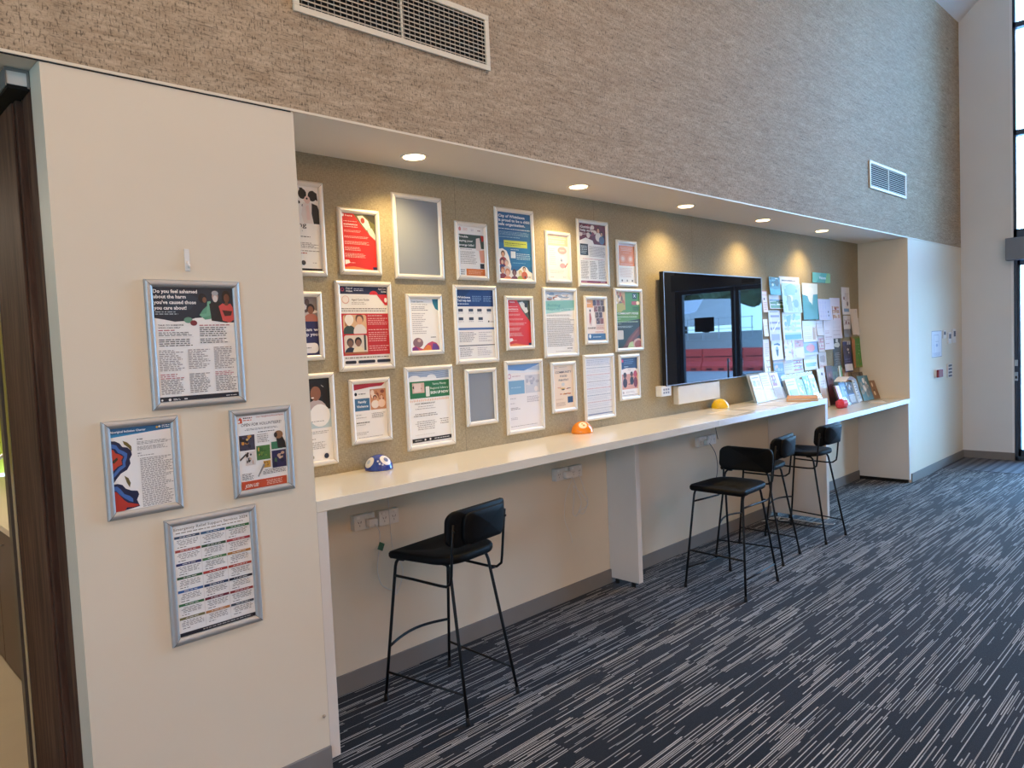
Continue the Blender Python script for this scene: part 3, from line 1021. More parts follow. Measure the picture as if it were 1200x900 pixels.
framed(.691, 1.426, A4, 'framed Aboriginal Inclusion Charter with blue header and red and navy artwork', [K,
    ('pg', [(0, 0), (1, 0), (1, .075), (.7, .085), (.4, .10), (0, .12)], '#1c5f8c'), ('pg', [(0, .085), (0, .12), (.4, .10), (.7, .085), (1, .075), (1, .07), (.5, .085)], '#2f86b4'),
    T('Aboriginal Inclusion Charter', .015, .068, .024, '#eef2f4', .56, bold=.8), ('el', .76, .045, .02, .012, '#d9a521'), ('el', .80, .04, .02, .012, '#e9e4d8'), L(.84, .02, .97, .06, 2, K, ragged=.1),
    ('pg', [(0, .155), (.08, .16), (.15, .19), (.19, .235), (.27, .25), (.32, .29), (.33, .34), (.29, .39), (.30, .44), (.24, .51), (.14, .545), (.07, .60), (.03, .64), (0, .66)], '#141d45'),
    ('pg', [(.02, .66), (.08, .66), (.15, .68), (.20, .73), (.28, .76), (.38, .775), (.40, .82), (.36, .88), (.38, .92), (.4, .96), (0, 1), (0, .62)], '#141d45'),
    ('pg', [(.03, .19), (.10, .21), (.14, .26), (.21, .29), (.26, .32), (.25, .37), (.22, .42), (.22, .47), (.13, .51), (.05, .57), (0, .6), (0, .56), (.05, .52), (.12, .47), (.18, .45), (.18, .40), (.21, .35), (.17, .32), (.12, .30), (.08, .25), (0, .23)], '#3f6aae'),
    ('pg', [(0, .25), (.05, .26), (.08, .30), (.14, .32), (.19, .35), (.16, .39), (.17, .44), (.10, .46), (0, .52)], '#c03f2a'), ('pg', [(.01, .40), (.06, .37), (.10, .35), (.11, .38), (.05, .42)], '#3a3420'),
    ('pg', [(0, .69), (.07, .69), (.12, .73), (.17, .79), (.25, .82), (.30, .86), (.30, .90), (.24, .88), (.17, .84), (.10, .79), (.05, .74), (0, .73)], '#3f6aae'),
    ('pg', [(0, .75), (.05, .75), (.1, .80), (.16, .86), (.22, .90), (.36, .93), (.40, .95), (.3, .96), (.2, .95), (.14, 1), (0, 1)], '#b83226'),
    ('pg', [(.20, .165), (.27, .19), (.33, .24), (.33, .30), (.28, .25), (.22, .21)], '#6b5c2a'), ('pg', [(.19, .575), (.25, .61), (.28, .67), (.26, .72), (.22, .66)], '#6b5c2a'),
    L(.42, .155, .52, .18, 1, '#555'+'555'), L(.42, .19, .98, .235, 3, '#8b8783', ragged=.3), L(.42, .25, .98, .30, 4, '#8b8783', ragged=.3), L(.42, .325, .50, .345, 1, '#555555'), L(.42, .355, .7, .372, 1, '#8b8783'),
    L(.45, .39, .98, .98, 31, '#85817d', ragged=.3),
], yw=0, seed=3)

framed(1.096, 1.424, A4, 'framed poster headed OPEN FOR VOLUNTEERS with animal photos and an orange strip', [K,
    ('pg', [(.05, .07), (.09, .03), (.13, .06), (.13, .11), (.05, .11)], '#cc4b2c'), ('el', .07, .085, .02, .015, K), L(.15, .03, .33, .09, 2, '#cf6a52', ragged=.1), L(.15, .03, .33, .065, 1, '#4a4a4a', ragged=.2), T('Our Neighbourhood Farm', .40, .052, .018, '#c5523a', .55, bold=.3),
    T('OPEN FOR VOLUNTEERS!', .10, .155, .038, '#38383a', .80, bold=.3, slant=.12), L(.12, .185, .88, .215, 2, '#7b7672', center=True),
    ('photo', .05, .27, .35, .47, ['#3f3a4c', '#2a2330', '#c98c3c', '#1f1a1c', '#d7b164', '#56506a']), ('photo', .15, .49, .34, .67, ['#d9cfc8', '#2a2426', '#3d3436', '#cfa990', '#58656e']),
    L(.42, .235, .75, .255, 1, '#3c3a38', ragged=0), ('lines', .40, .27, .66, .39, 5, '#a39a92'), ('photo', .37, .43, .64, .62, ['#4c7a3a', '#3c6a30', '#c9a24c', '#6c8c3c', '#2f5a2c']),
    ('rect', .67, .40, .9, .5, '#3f7d5a'), ('pg', [(.78, .36), (.90, .33), (.96, .42), (.97, .50), (.8, .49)], '#1d1a1a'), ('el', .83, .31, .09, .055, '#8d6747'), ('el', .77, .31, .035, .035, '#3a2820'),
    ('photo', .67, .52, .96, .75, ['#2d2752', '#d8b8a0', '#4b6b48', '#caa58c', '#20203c']), ('photo', .49, .64, .63, .73, ['#c7973c', '#d0a860', '#8c5a2c']), ('pg', [(.36, .83), (.38, .84), (.52, .69), (.49, .67)], '#8e8a88'), ('pg', [(.03, .58), (.15, .51), (.16, .53), (.04, .60)], '#3b3634'),
    L(.06, .77, .3, .86, 5, '#55504c', ragged=.4), L(.45, .755, .95, .82, 4, '#55504c', center=True),
    ('rect', .04, .875, .94, .985, '#c24a26'), T('JOIN US!', .10, .958, .042, '#f3e2d4', .26, slant=.2), L(.5, .895, .88, .965, 4, '#eec8b4', center=True),
], yw=0, seed=4)

svc = [K, T('Emergency Relief Support Services 2024', .03, .055, .024, '#77705f', .93, bold=.5), L(.05, .068, .95, .088, 1, '#8d8578', ragged=.1)]
hd_c = [['#33475e', '#a8463e', '#2c3566', '#2f5a3c', '#35609a', '#2f6a40', '#77724a'], ['#3d5f80', '#2a4a2e', '#4b7f50', '#a8342c', '#243a5c', '#6e2434', '#bb7d4a'], ['#2f6a3c', '#a83438', '#b07a38', '#a8402e', '#161a2a', '#8e2a2e', '#3f4a56']]
for c_ in range(3):
    ua = .03 + c_ * .318
    for r_ in range(7):
        va = .105 + r_ * .119
        svc += [('rect', ua, va, ua + .305, va + .022, hd_c[c_][r_]), L(ua + .06, va + .005, ua + .25, va + .017, 1, '#e6e0da', ragged=.2, center=True),
                L(ua + .02, va + .032, ua + .29, va + .085, 4, '#8f8984', ragged=.3, center=True), L(ua + .03, va + .092, ua + .14, va + .106, 1, '#6a6460')]
    if c_ < 2: svc += [('rect', ua + .310, .105, ua + .313, .945, '#c9c2ba')]
svc += [('rect', .02, .952, .98, .985, '#1d1c26'), L(.30, .96, .95, .977, 1, '#b9b4b0', ragged=.1)]
framed(.856, 1.083, A3, 'framed Emergency Relief Support Services 2024 sheet, lowest on the near white wall', svc, yw=0, seed=5)

# ---- the framed posters on the pinboard wall
G = None
framed(1.495, 2.379, A3, 'framed white poster with a black and white dog, partly hidden, top row', [K,
    ('el', .52, .30, .07, .045, '#26131a'), ('el', .45, .24, .025, .02, '#222'+'222'), ('el', .52, .22, .025, .02, '#222222'), ('el', .62, .20, .03, .02, '#222222'), ('el', .70, .235, .024, .018, '#222222'), ('pg', [(.52, .20), (.56, .27), (.55, .33), (.50, .34)], '#2a1a20'),
    ('pg', [(.70, .20), (.88, .20), (.96, .30), (1, .44), (.70, .44), (.66, .34)], '#e6dcd6'), ('pg', [(.86, .20), (.96, .22), (1, .30), (1, .44), (.88, .44), (.85, .32)], '#1b1b1d'),
    ('el', .78, .12, .115, .075, '#ece5df'), ('el', .695, .10, .075, .06, '#1a1a1c', 16), ('el', .875, .115, .08, .062, '#1a1a1c', 16), ('pg', [(.64, .03), (.70, .03), (.74, .08), (.68, .12)], '#1a1a1c'), ('pg', [(.88, .05), (.96, .08), (.97, .17), (.90, .14)], '#1a1a1c'),
    ('el', .78, .165, .055, .045, '#e6c9c0'), ('el', .775, .15, .018, .012, '#2a2326'), ('el', .74, .115, .010, .008, '#0c0c0c'), ('el', .82, .12, .010, .008, '#0c0c0c'), ('pg', [(.75, .24), (.80, .22), (.82, .40), (.76, .40)], '#e8cfc6'),
    T('caring', .74, .485, .055, '#2b2a30', .40, align='r', bold=.3), ('el', .55, .53, .006, None, '#555555'), ('el', .66, .53, .006, None, '#555555'), L(.25, .585, .80, .605, 1, '#4a4644', ragged=0), L(.2, .66, .96, .73, 4, '#918b86'), L(.2, .75, .96, .77, 1, '#918b86', ragged=0), L(.45, .775, .72, .80, 1, '#a8262c', ragged=0),
    ('el', .65, .90, .04, None, '#3a3a3c'), L(.82, .89, .9, .905, 1, '#999490'), ('rect', 0, .965, 1, 1, '#17171a')], seed=6)
red_poster = ['#d62b25', ('pg', [(.34, 0), (1, 0), (1, .47), (.62, .24)], '#6b6a3c'), ('pg', [(.46, .05), (.62, .03), (.78, .12), (.86, .26), (.72, .28), (.56, .16)], '#e8e2da'), ('el', .62, .12, .06, .05, '#b04030'), ('pg', [(.72, .25), (.88, .24), (1, .38), (1, .47), (.80, .36)], '#b9c8c4'), ('pg', [(.66, .02), (1, .02), (1, .18), (.84, .12)], '#3f3a2c'),
    ('el', .05, .05, .035, .025, '#f4ece6'), T('here', .12, .065, .028, '#f6efe9', .2), L(.06, .14, .44, .16, 1, '#f3d9d2', ragged=0), T('assistance', .06, .215, .030, '#f6efe9', .40), L(.06, .235, .46, .255, 1, '#f6efe9', ragged=0),
    L(.06, .30, .60, .34, 2, '#f0c4bc'), L(.06, .40, .82, .44, 2, '#f0c4bc'), L(.06, .49, .86, .55, 3, '#f0c4bc'), L(.06, .59, .56, .66, 3, '#f0c4bc'), L(.06, .70, .66, .78, 4, '#f0c4bc'), ('pg', [(.05, .82), (.16, .82), (.2, .87), (.05, .9)], '#f4ece6'), L(.22, .855, .34, .88, 1, '#f0c4bc'),
    ('pg', [(0, .95), (.3, .93), (.8, .98), (.8, 1), (0, 1)], '#e8824a'), ('rect', .86, .93, 1, 1, '#252c5c')]
framed(1.878, 2.280, A4, 'framed red poster with an olive photo corner, in the top row', red_poster, seed=7)
framed(2.188, 2.382, A3, 'large empty silver frame showing its grey backing, in the top row', None, bare=True)
framed(2.589, 2.276, A4, 'framed energy bills poster with dark green heading, hand and orange strip, in the top row', [K,
    ('el', .08, .07, .05, .04, '#d88a84'), L(.2, .04, .38, .10, 3, '#dca8a0'), L(.5, .05, .6, .1, 2, '#b9b4c0'), L(.75, .06, .86, .1, 1, '#8a4a50'),
    ('rect', 0, .17, 1, .44, '#3c5048'), T('Trouble', .02, .235, .038, '#f3f1ec', .36), T('paying your', .02, .315, .038, '#f3f1ec', .54), T('energy bills?', .02, .40, .038, '#f3f1ec', .58), ('pg', [(.86, .17), (1, .19), (1, .27), (.9, .30)], '#b9322c'),
    ('rect', 0, .44, 1, 1, K), ('pg', [(.68, .24), (.82, .22), (.86, .42), (.84, .50), (.66, .47)], '#e9d9cf'), ('pg', [(.78, .48), (.98, .46), (1, .72), (.82, .72)], '#e6a58c'), ('rect', .80, .74, .96, .84, '#221f24'),
    L(.06, .455, .5, .475, 1, '#3c3a38'), L(.06, .50, .72, .76, 8, '#9c9690'), ('rect', .26, .85, .98, .985, '#d9772a'), L(.34, .88, .92, .96, 3, '#f0b488'), L(.04, .86, .22, .98, 3, '#5a545c', ragged=.1)], seed=8)
framed(2.883, 2.380, A3, 'large framed blue poster headed City of Whittlesea, with drawn faces at its foot', ['#1f5f92',
    ('pg', [(0, .45), (.5, .5), (1, .42), (1, .8), (0, .8)], '#1b6ba2'), T('City of Whittlesea', .04, .085, .040, '#f1f4f6', .78), T('is proud to be a child', .04, .145, .040, '#f1f4f6', .92), T('safe organisation.', .04, .205, .040, '#f1f4f6', .78), L(.04, .24, .96, .265, 1, '#dfe8ee', ragged=0),
    L(.05, .285, .94, .35, 4, '#8fb4ce', ragged=.15), L(.05, .36, .7, .385, 1, '#8fb4ce'), ('rect', .17, .42, .86, .52, '#c5cf3c'), L(.2, .45, .82, .475, 1, '#5a6a20', ragged=0), L(.2, .48, .7, .497, 1, '#5a6a20'),
    L(.36, .545, .66, .56, 1, '#e7eef2'), ('rect', .36, .58, .50, .68, '#dfe6ea'), L(.53, .60, .96, .70, 4, '#b9d0de', ragged=.1), L(.4, .74, .9, .76, 1, '#7fb0cc'),
    ('pg', [(0, .56), (.12, .545), (.24, .58), (.30, .66), (.33, .74), (.36, .80), (.34, .86), (.52, .87), (.62, .83), (.68, .80), (.74, .79), (.82, .81), (.88, .86), (1, .90), (1, 1), (0, 1)], '#f2ece2'),
    ('person', .13, .63, .05, '#d9a078', '#6a4a2c', '#a83232'), ('person', .10, .74, .045, '#e2b090', '#3a2c28', '#3c3c6a'), ('person', .22, .76, .05, '#e8bfa2', '#b9a090', '#c8c0bc'), ('person', .10, .87, .05, '#dba07c', '#b06a44', '#8a2f2f'), ('person', .24, .90, .06, '#e4b496', '#c77a50', '#e0885c'), ('person', .44, .90, .055, '#8a5a4c', '#4c2838', '#7a3a4c'), ('person', .62, .90, .045, '#e9c9a0', '#d9c070', '#9fb04c'), ('person', .74, .84, .04, '#e0b48c', '#2a2018', '#c8622c'),
    ('el', .76, .955, .025, None, '#3a3a3a'), L(.82, .94, .96, .965, 2, '#6a6660')], seed=9)
framed(3.292, 2.278, A4, 'framed pale pink sheet with peach heading band and pink speech bubble', ['#efe6e2',
    ('rect', 0, .03, 1, .24, '#f0b9a0'), L(.06, .06, .94, .10, 1, '#f7e0d6', ragged=.1), L(.06, .12, .9, .20, 2, '#f8e8e0'), L(.06, .29, .4, .68, 9, '#c9bfc0'), ('el', .70, .34, .22, .085, '#e79a9c'), L(.56, .32, .84, .36, 2, '#f8e4e2', center=True),
    ('rect', .58, .46, .94, .74, '#f4efe9'), ('pg', [(.64, .50), (.7, .56), (.68, .6), (.6, .58)], '#7a86a8'), ('el', .70, .68, .14, .06, '#e39aa0'), ('pg', [(.8, .70), (.95, .60), (.96, .63), (.82, .74)], '#d56a74'), L(.1, .78, .9, .86, 3, '#d9c2bc'), L(.1, .93, .3, .95, 1, '#8a7a7c'), L(.7, .93, .9, .95, 1, '#8a7a7c')], seed=10)
framed(3.588, 2.374, A3, 'large framed sheet with maroon photo heading and black box over columns of print', [K,
    ('rect', 0, .0, 1, .02, '#3a2030'), ('photo', 0, .02, 1, .34, ['#6b2436', '#2c2028', '#8c3044', '#d9c8c0', '#3a3a50', '#e4d8d0', '#4a1c2a']), ('pg', [(0, .30), (.25, .24), (.5, .28), (.56, .36), (0, .36)], K), ('clip', 0, .02, 1, .34), ('person', .72, .10, .05, '#dcae92', '#3c2a26', '#e2dad2'), ('person', .84, .16, .045, '#c99a80', '#26202a', '#5c6c8c'), ('clip',),
    T('Getting', .06, .085, .042, '#f4eeea', .42), T('help early', .06, .135, .036, '#f4eeea', .46), L(.08, .16, .5, .20, 2, '#ecd8d4'), ('rect', .03, .345, .32, .53, '#1d2630'), L(.06, .37, .28, .51, 5, '#c9ced2'), L(.36, .37, .96, .55, 9, '#8f8a90', ragged=.15), L(.12, .58, .9, .60, 1, '#c0707c', ragged=.1),
    L(.04, .62, .33, .92, 14, '#8a8580', ragged=.25), L(.37, .62, .64, .92, 14, '#8a8580', ragged=.25), L(.68, .60, .97, .92, 15, '#8a8580', ragged=.25), ('rect', .02, .95, .98, .99, '#8a2038'), L(.05, .96, .3, .98, 1, '#ecd0d4'), L(.75, .96, .95, .98, 1, '#ecd0d4')], seed=11)
framed(3.985, 2.270, A4, 'framed sheet with orange upper half and dim icons, end of the top row', [K,
    ('rect', 0, 0, 1, .055, '#d9d4e0'), ('rect', 0, .055, 1, .55, '#e3894e'), L(.1, .09, .9, .19, 3, '#f4cdb0', center=True), L(.3, .22, .7, .24, 1, '#f4cdb0'), ('el', .28, .38, .15, .09, '#eca87c'), ('el', .72, .38, .15, .09, '#eca87c'), ('el', .28, .38, .08, .05, '#f2d0b4'), ('el', .72, .38, .08, .05, '#f2d0b4'), L(.1, .49, .9, .53, 1, '#f4cdb0', center=True),
    L(.08, .60, .9, .84, 8, '#cdb8ae'), ('el', .2, .92, .04, None, '#6a6460'), ('el', .5, .92, .04, None, '#9a9490'), ('el', .8, .92, .04, None, '#3a3634')], seed=12)
# middle row
framed(1.541, 1.886, A4, 'framed poster with a dark blue lower half, half hidden by the white wall, middle row', ['#23285c',
    ('photo', 0, 0, 1, .42, ['#8a7f7c', '#3a3438', '#c4b4ac', '#5a4a48', '#d8ccc6']), ('clip', 0, 0, 1, .42), ('person', .80, .22, .09, '#8a5a44', '#2a2020', '#b06a58'), ('clip',), T('Can we', .55, .58, .05, '#e8e8f2', .5), T('help you?', .5, .66, .05, '#e8e8f2', .5), ('rr', .38, .78, .96, .95, '#e9e6e6', .02), L(.45, .84, .85, .88, 1, '#8a8688')], seed=13)
framed(1.844, 1.939, A3, 'large framed Aged Care poster with a red panel, two photos and navy header, middle row', [K,
    ('rect', 0, 0, 1, .105, '#232848'), ('el', .07, .05, .032, None, '#c93b52'), ('el', .07, .05, .02, None, '#232848'), T('City of', .14, .045, .022, '#f0f0f4', .13), T('Whittlesea', .14, .078, .022, '#f0f0f4', .13, bold=.5), L(.30, .03, .5, .07, 2, '#d0d2de'), T('Aged Care', .97, .045, .022, '#f0f0f4', .17, align='r'), T('Guide', .97, .078, .022, '#f0f0f4', .11, align='r'),
    ('el', .70, .11, .09, .05, '#cf2a30', 14, 0, 180), ('pg', [(.76, .105), (.99, .105), (.99, .24), (.93, .24)], '#cf2a30'), ('el', .95, .175, .03, .03, K), ('pg', [(0, .105), (.62, .106), (.62, .11), (.4, .13), (0, .14)], K),
    ('el', .12, .175, .075, .05, '#dcaaa0'), ('el', .12, .172, .063, .042, '#f1e7e2'), T('Aged Care Guide', .24, .185, .025, '#4a4444', .36, bold=.2), L(.24, .20, .56, .235, 2, '#b9b0aa'), L(.03, .27, .97, .325, 2, '#8f8884', ragged=.08),
    ('rect', .02, .345, 1, .86, '#c4262c'), ('rr', .05, .36, .52, .595, '#d9b48c', .012), ('rect', .08, .36, .2, .5, '#b07a50'), ('clip', .05, .36, .52, .595), ('person', .17, .43, .075, '#eee4d8', '#efe9e0', '#3c4c48', 1.9), ('person', .38, .42, .07, '#d9a886', '#6a4a3c', '#ded8d4', 1.9), ('clip',), ('rr', .05, .61, .52, .845, '#d9cec0', .012), ('rect', .45, .61, .49, .8, '#3a4040'), ('clip', .05, .61, .52, .845), ('person', .17, .71, .06, '#7c5c4c', '#4a4244', '#2a2c3c', 2.0), ('person', .33, .70, .06, '#8a6452', '#241d1c', '#e6d8b8', 2.0), ('clip',), ('rect', .05, .82, .52, .845, '#a8623c'),
    L(.55, .365, .85, .38, 1, '#f6e4e0', ragged=0), L(.55, .395, .97, .49, 4, '#e9a8a4', ragged=.25), L(.55, .54, .97, .555, 1, '#f6e4e0', ragged=0), L(.55, .57, .98, .70, 5, '#e9a8a4', ragged=.2), L(.55, .74, .98, .82, 3, '#e9a8a4', ragged=.15),
    L(.05, .875, .95, .905, 1, '#7b7672', ragged=0), ('rr', .05, .925, .27, .962, '#232634', .006), ('rr', .31, .925, .66, .962, '#232634', .006), ('rr', .70, .925, .99, .962, '#232634', .006)], seed=14)
framed(2.244, 1.884, A4, 'framed white sheet with a teal corner and purple and orange blob at its foot', [K,
    ('pg', [(.78, 0), (1, 0), (1, .24), (.88, .20), (.8, .10)], '#2b7f9e'), T('Trade Open Day', .08, .075, .022, '#3a3a44', .40, bold=.5), T('at your local campus', .08, .125, .02, '#3a3a44', .52, bold=.2), L(.08, .15, .66, .24, 3, '#8b8790'), L(.08, .27, .6, .68, 11, '#b4aeb2', ragged=.4), L(.68, .72, .86, .76, 1, '#4a4a58'),
    ('el', .24, .84, .17, .095, '#8c6a70'), ('el', .28, .80, .06, .03, '#caa8a0'), ('pg', [(.02, 1), (.04, .93), (.14, .90), (.26, .93), (.4, .96), (.48, .90), (.58, .85), (.72, .82), (.86, .85), (.95, .92), (.97, 1)], '#c0486a'), ('pg', [(.04, 1), (.04, .94), (.16, .91), (.24, .96), (.26, 1)], '#7a3a80'), ('pg', [(.30, 1), (.48, .93), (.56, .88), (.66, .90), (.7, 1)], '#e0823c'), ('pg', [(.70, 1), (.74, .86), (.86, .87), (.95, .94), (.96, 1)], '#6a4a98')], seed=15)
tb = [K, ('rect', 0, 0, 1, .245, '#163e7c'), ('pg', [(0, 0), (.4, 0), (.2, .12), (0, .16)], '#123468'), T('Whittlesea', .03, .13, .030, '#e9edf4', .34), T('Tech help desk', .03, .175, .030, '#e9edf4', .36), L(.42, .09, .68, .18, 4, '#7f9cc8'), L(.72, .09, .97, .18, 4, '#7f9cc8'), L(.03, .195, .4, .225, 1, '#c9d4e4')]
for a_, b_ in ((.10, .29), (.37, .29), (.60, .29), (.86, .29), (.10, .41), (.37, .41), (.62, .41)):
    tb += [('rect', a_ - .06, b_ - .012, a_ + .06, b_ + .028, '#3c4658'), L(a_ - .08, b_ + .04, a_ + .08, b_ + .055, 1, '#8a8c92', center=True)]
tb += [('el', .84, .46, .02, None, '#3a3a3a'), L(.88, .45, .98, .475, 2, '#77757a'), ('rect', .02, .545, .98, .575, '#4c6fa8'), L(.04, .60, .5, .75, 6, '#a09ca0', ragged=.4), L(.55, .60, .95, .75, 5, '#c4c0c4', ragged=.5), ('rect', .02, .79, .98, .802, '#55565e'), L(.04, .82, .4, .95, 6, '#a09ca0', ragged=.3), L(.5, .82, .9, .95, 5, '#cac6ca', ragged=.5)]
framed(2.556, 1.937, A3, 'large framed timetable sheet with a deep blue heading and small pictures, middle row', tb, seed=16)
red2 = [list(x) if isinstance(x, tuple) else x for x in red_poster]
red2[1:7] = [('pg', [(.40, 0), (1, 0), (1, .50), (.66, .26)], '#4f5648'), ('pg', [(.50, .06), (.66, .04), (.82, .13), (.9, .27), (.76, .29), (.60, .17)], '#d9dcd8'), ('pg', [(.86, .26), (1, .24), (1, .5)], '#22262a'), ('el', .8, .12, .06, .05, '#2c3034')]
framed(2.934, 1.884, A4, 'framed red poster with a grey photo corner, in the middle row', [red_poster[0]] + red2[1:], seed=17)
framed(3.249, 1.939, A3, 'large framed letter with a teal banner under a strip of pale drawings, middle row', [K,
    ('rect', 0, 0, 1, .16, '#b9c2cc'), ('photo', 0, .02, 1, .16, ['#c4cad2', '#dfe2e6', '#a8866a', '#8a9ab0', '#efe4dc', '#9a6a58'], 20), ('pg', [(0, .16), (1, .14), (1, .30), (0, .36)], '#7db4ae'), ('pg', [(0, .30), (1, .26), (1, .30), (0, .36)], '#a2ccc6'), T('Building', .08, .245, .045, '#4a8f96', .42, bold=.3, slant=.2), T('Respectful Choices', .08, .305, .040, '#4a8f96', .76, bold=.3, slant=.2),
    L(.04, .37, .9, .40, 2, '#77756f'), L(.04, .42, .97, .88, 18, '#a19c96', ragged=.2), L(.7, .90, .9, .93, 1, '#6a6864'), L(.3, .95, .9, .965, 1, '#a19c96')], seed=18)
gd = ['#f2e4da', ('rect', .03, .02, .36, .20, '#e6a35c'), T('now', .06, .11, .04, '#f6e6d4', .2), ('pg', [(.14, .30), (.24, .28), (.30, .55), (.26, .64), (.14, .62)], '#dfd0c8'), ('el', .20, .27, .04, .03, '#2a2228'), ('pg', [(.16, .34), (.22, .33), (.26, .46), (.20, .6), (.15, .55)], '#b0554c')]
for i_ in range(4):
    for j_ in range(3):
        ua = .36 + .05 * i_ + j_ * .2
        va = .02 + i_ * .145
        if ua + .17 < 1.0:
            gd.append(('photo', ua, va, ua + .18, va + .135, [['#5a4a54', '#b0948c', '#2c2830', '#c8b4ac'], ['#8c5a5c', '#3a3040', '#c4a8a0', '#5c6078'], ['#6c5c58', '#c0a498', '#352c34', '#8c7c84']][(i_ + j_) % 3], 5))
gd += [T('KINSHIP', .06, .70, .035, '#55505a', .40), L(.5, .62, .92, .72, 3, '#d08c74'), L(.42, .76, .92, .80, 1, '#c9785c'), ('rect', .03, .82, .98, .97, '#3c6a96'), L(.3, .88, .85, .92, 1, '#c9d8e4'), ('el', .14, .88, .06, .05, '#dde6ee')]
framed(3.634, 1.894, A4, 'framed sheet of many small portrait photos over a steel blue strip, middle row', gd, seed=19)
framed(3.944, 1.949, A3, 'large framed green poster with plated food and brown base, middle row beside the screen', ['#5d8c3a',
    ('pg', [(.3, 0), (1, 0), (1, .3), (.4, .36)], '#4f8a34'), ('photo', 0, 0, .38, .32, ['#c9a05c', '#7c6a50', '#e0c890', '#c4683c', '#efe4d4', '#5c4a3c'], 16), ('pg', [(0, .22), (.3, .2), (.36, .30), (.2, .36), (0, .36)], '#b7ae4c'),
    ('rect', .68, .03, .86, .13, '#1f3a30'), T('X', .77, .10, .05, '#f0f0ea', .1, align='c'), ('rect', .64, .17, .84, .235, '#b2442e'), ('el', .9, .2, .07, .035, '#f2e2b4'), L(.68, .27, .94, .34, 3, '#22301e', ragged=.1),
    ('pg', [(0, .55), (1, .48), (1, 1), (0, 1)], '#26301f'), T('COMMUNITY FOOD', .05, .40, .03, '#f4f4e6', .86), L(.03, .43, .85, .46, 1, '#dfe8c0', ragged=0), L(.03, .475, .2, .49, 1, '#dfe8c0'), L(.03, .52, .88, .545, 1, '#c8d8a8', ragged=0), L(.03, .56, .2, .575, 1, '#c8d8a8'), L(.03, .60, .66, .64, 2, '#b4bcb0'),
    ('pg', [(.2, 1), (.45, .82), (.8, .66), (1, .60), (1, .74), (.7, .86), (.5, 1)], '#6b3a26'), ('pg', [(.35, .95), (.55, .82), (.8, .70), (.9, .68), (.7, .80), (.5, .93)], '#8a4c34'), ('el', .86, .93, .22, .10, '#c9a08c'), ('el', .88, .94, .17, .075, '#9c4c38'), ('pg', [(.40, 1), (.5, .9), (.64, .88), (.68, 1)], '#b4c888'), ('rr', .02, .68, .26, .84, '#cfc8bc', .008)], seed=20)
# bottom row
framed(1.497, 1.5175, A3, 'framed poster of a dark haired person over pale blue, partly hidden, bottom row', [K,
    ('photo', 0, 0, 1, .38, ['#1c1f22', '#2c3234', '#e4e2da', '#3c4440', '#14161a'], 16), ('clip', 0, 0, 1, .38), ('person', .72, .17, .115, '#8f5c44', '#1d1412', '#b9a8a4', 1.9), ('el', .66, .235, .028, .008, '#f0e6e0'), ('pg', [(.84, .10), (.93, .15), (.94, .32), (.84, .26)], '#1d1412'), ('clip',), ('rect', 0, .38, 1, .60, '#b9ccd0'), ('el', .78, .45, .19, None, '#efedea'), L(.62, .51, .92, .525, 1, '#6a6664'), L(.4, .56, .6, .575, 1, '#4c6c74'),
    L(.3, .63, .95, .67, 2, '#a8a29c'), L(.52, .72, .72, .735, 1, '#4a4644'), L(.5, .76, .92, .85, 5, '#a8a29c', ragged=.5), ('el', .86, .94, .045, None, '#26304a'), ('el', .6, .94, .03, None, '#b0a890')], seed=21)
framed(1.889, 1.476, A4, 'framed family violence sheet with a red swoosh, blue box and photo of hands, bottom row', [K,
    ('pg', [(0, .02), (1, 0), (.86, .07), (.5, .08), (0, .12)], '#b02636'), ('el', .08, .19, .04, .03, '#1e1e22'), L(.16, .17, .44, .21, 1, '#55505c'), ('rect', .04, .27, .48, .49, '#3f6d92'), T('Family', .26, .35, .04, '#f2f4f6', .24, align='c'), T('Violence', .26, .43, .04, '#f2f4f6', .34, align='c'),
    ('photo', .5, .12, 1, .49, ['#c98c64', '#e0b494', '#b0744c', '#efd9c4', '#d8a878', '#8c4a34'], 12), ('clip', .5, .12, 1, .49), ('person', .64, .28, .05, '#c98c6c', '#5a3424', '#f0e2d4'), ('person', .84, .27, .05, '#e0b494', '#b0703c', '#f0d0b8'), ('clip',), L(.06, .55, .24, .57, 1, '#6a6664'), L(.06, .60, .4, .62, 1, '#8a8682'), L(.52, .54, .95, .64, 4, '#9a9692', ragged=.2), L(.06, .68, .46, .72, 1, '#3c3a3a'), L(.06, .73, .36, .75, 1, '#9a9692'), L(.05, .86, .4, .92, 2, '#b4b0ac'), L(.1, .955, .9, .97, 1, '#7c7876', ragged=.1)], seed=22)
wv = [K, ('rect', 0, 0, 1, .12, '#b9c4d2')]
for i_ in range(6):
    wv.append(('pg', [(0, .005 + i_ * .02), (.5, .015 + i_ * .02), (1, .0 + i_ * .02), (1, .008 + i_ * .02), (.5, .023 + i_ * .02), (0, .013 + i_ * .02)], '#7f95b4'))
wv += [('el', .16, .12, .16, .055, K), ('el', .56, .115, .12, .055, K), ('el', .36, .13, .16, .04, K), ('rect', .04, .145, 1, .37, '#2b7449'), ('photo', .10, .165, .38, .30, ['#d9b4a4', '#8a3038', '#e9d4c8', '#4a3a34', '#c4847c'], 8), ('rect', .14, .175, .30, .285, '#e8cfc4'), ('rr', .41, .22, .50, .355, '#e9e9e2', .004),
    T('Yarra Plenty', .74, .205, .028, '#d9ead9', .34, align='c', bold=.3), T('Regional Library', .74, .262, .028, '#d9ead9', .44, align='c', bold=.3), T('SIGN UP NOW', .74, .325, .034, '#f4f8f2', .44, align='c', bold=1.4)]
for i_ in range(22):
    wv.append(('rect', .03 + i_ * .043, .385 + .005 * (i_ % 2), .045 + i_ * .043, .415, '#e4a678'))
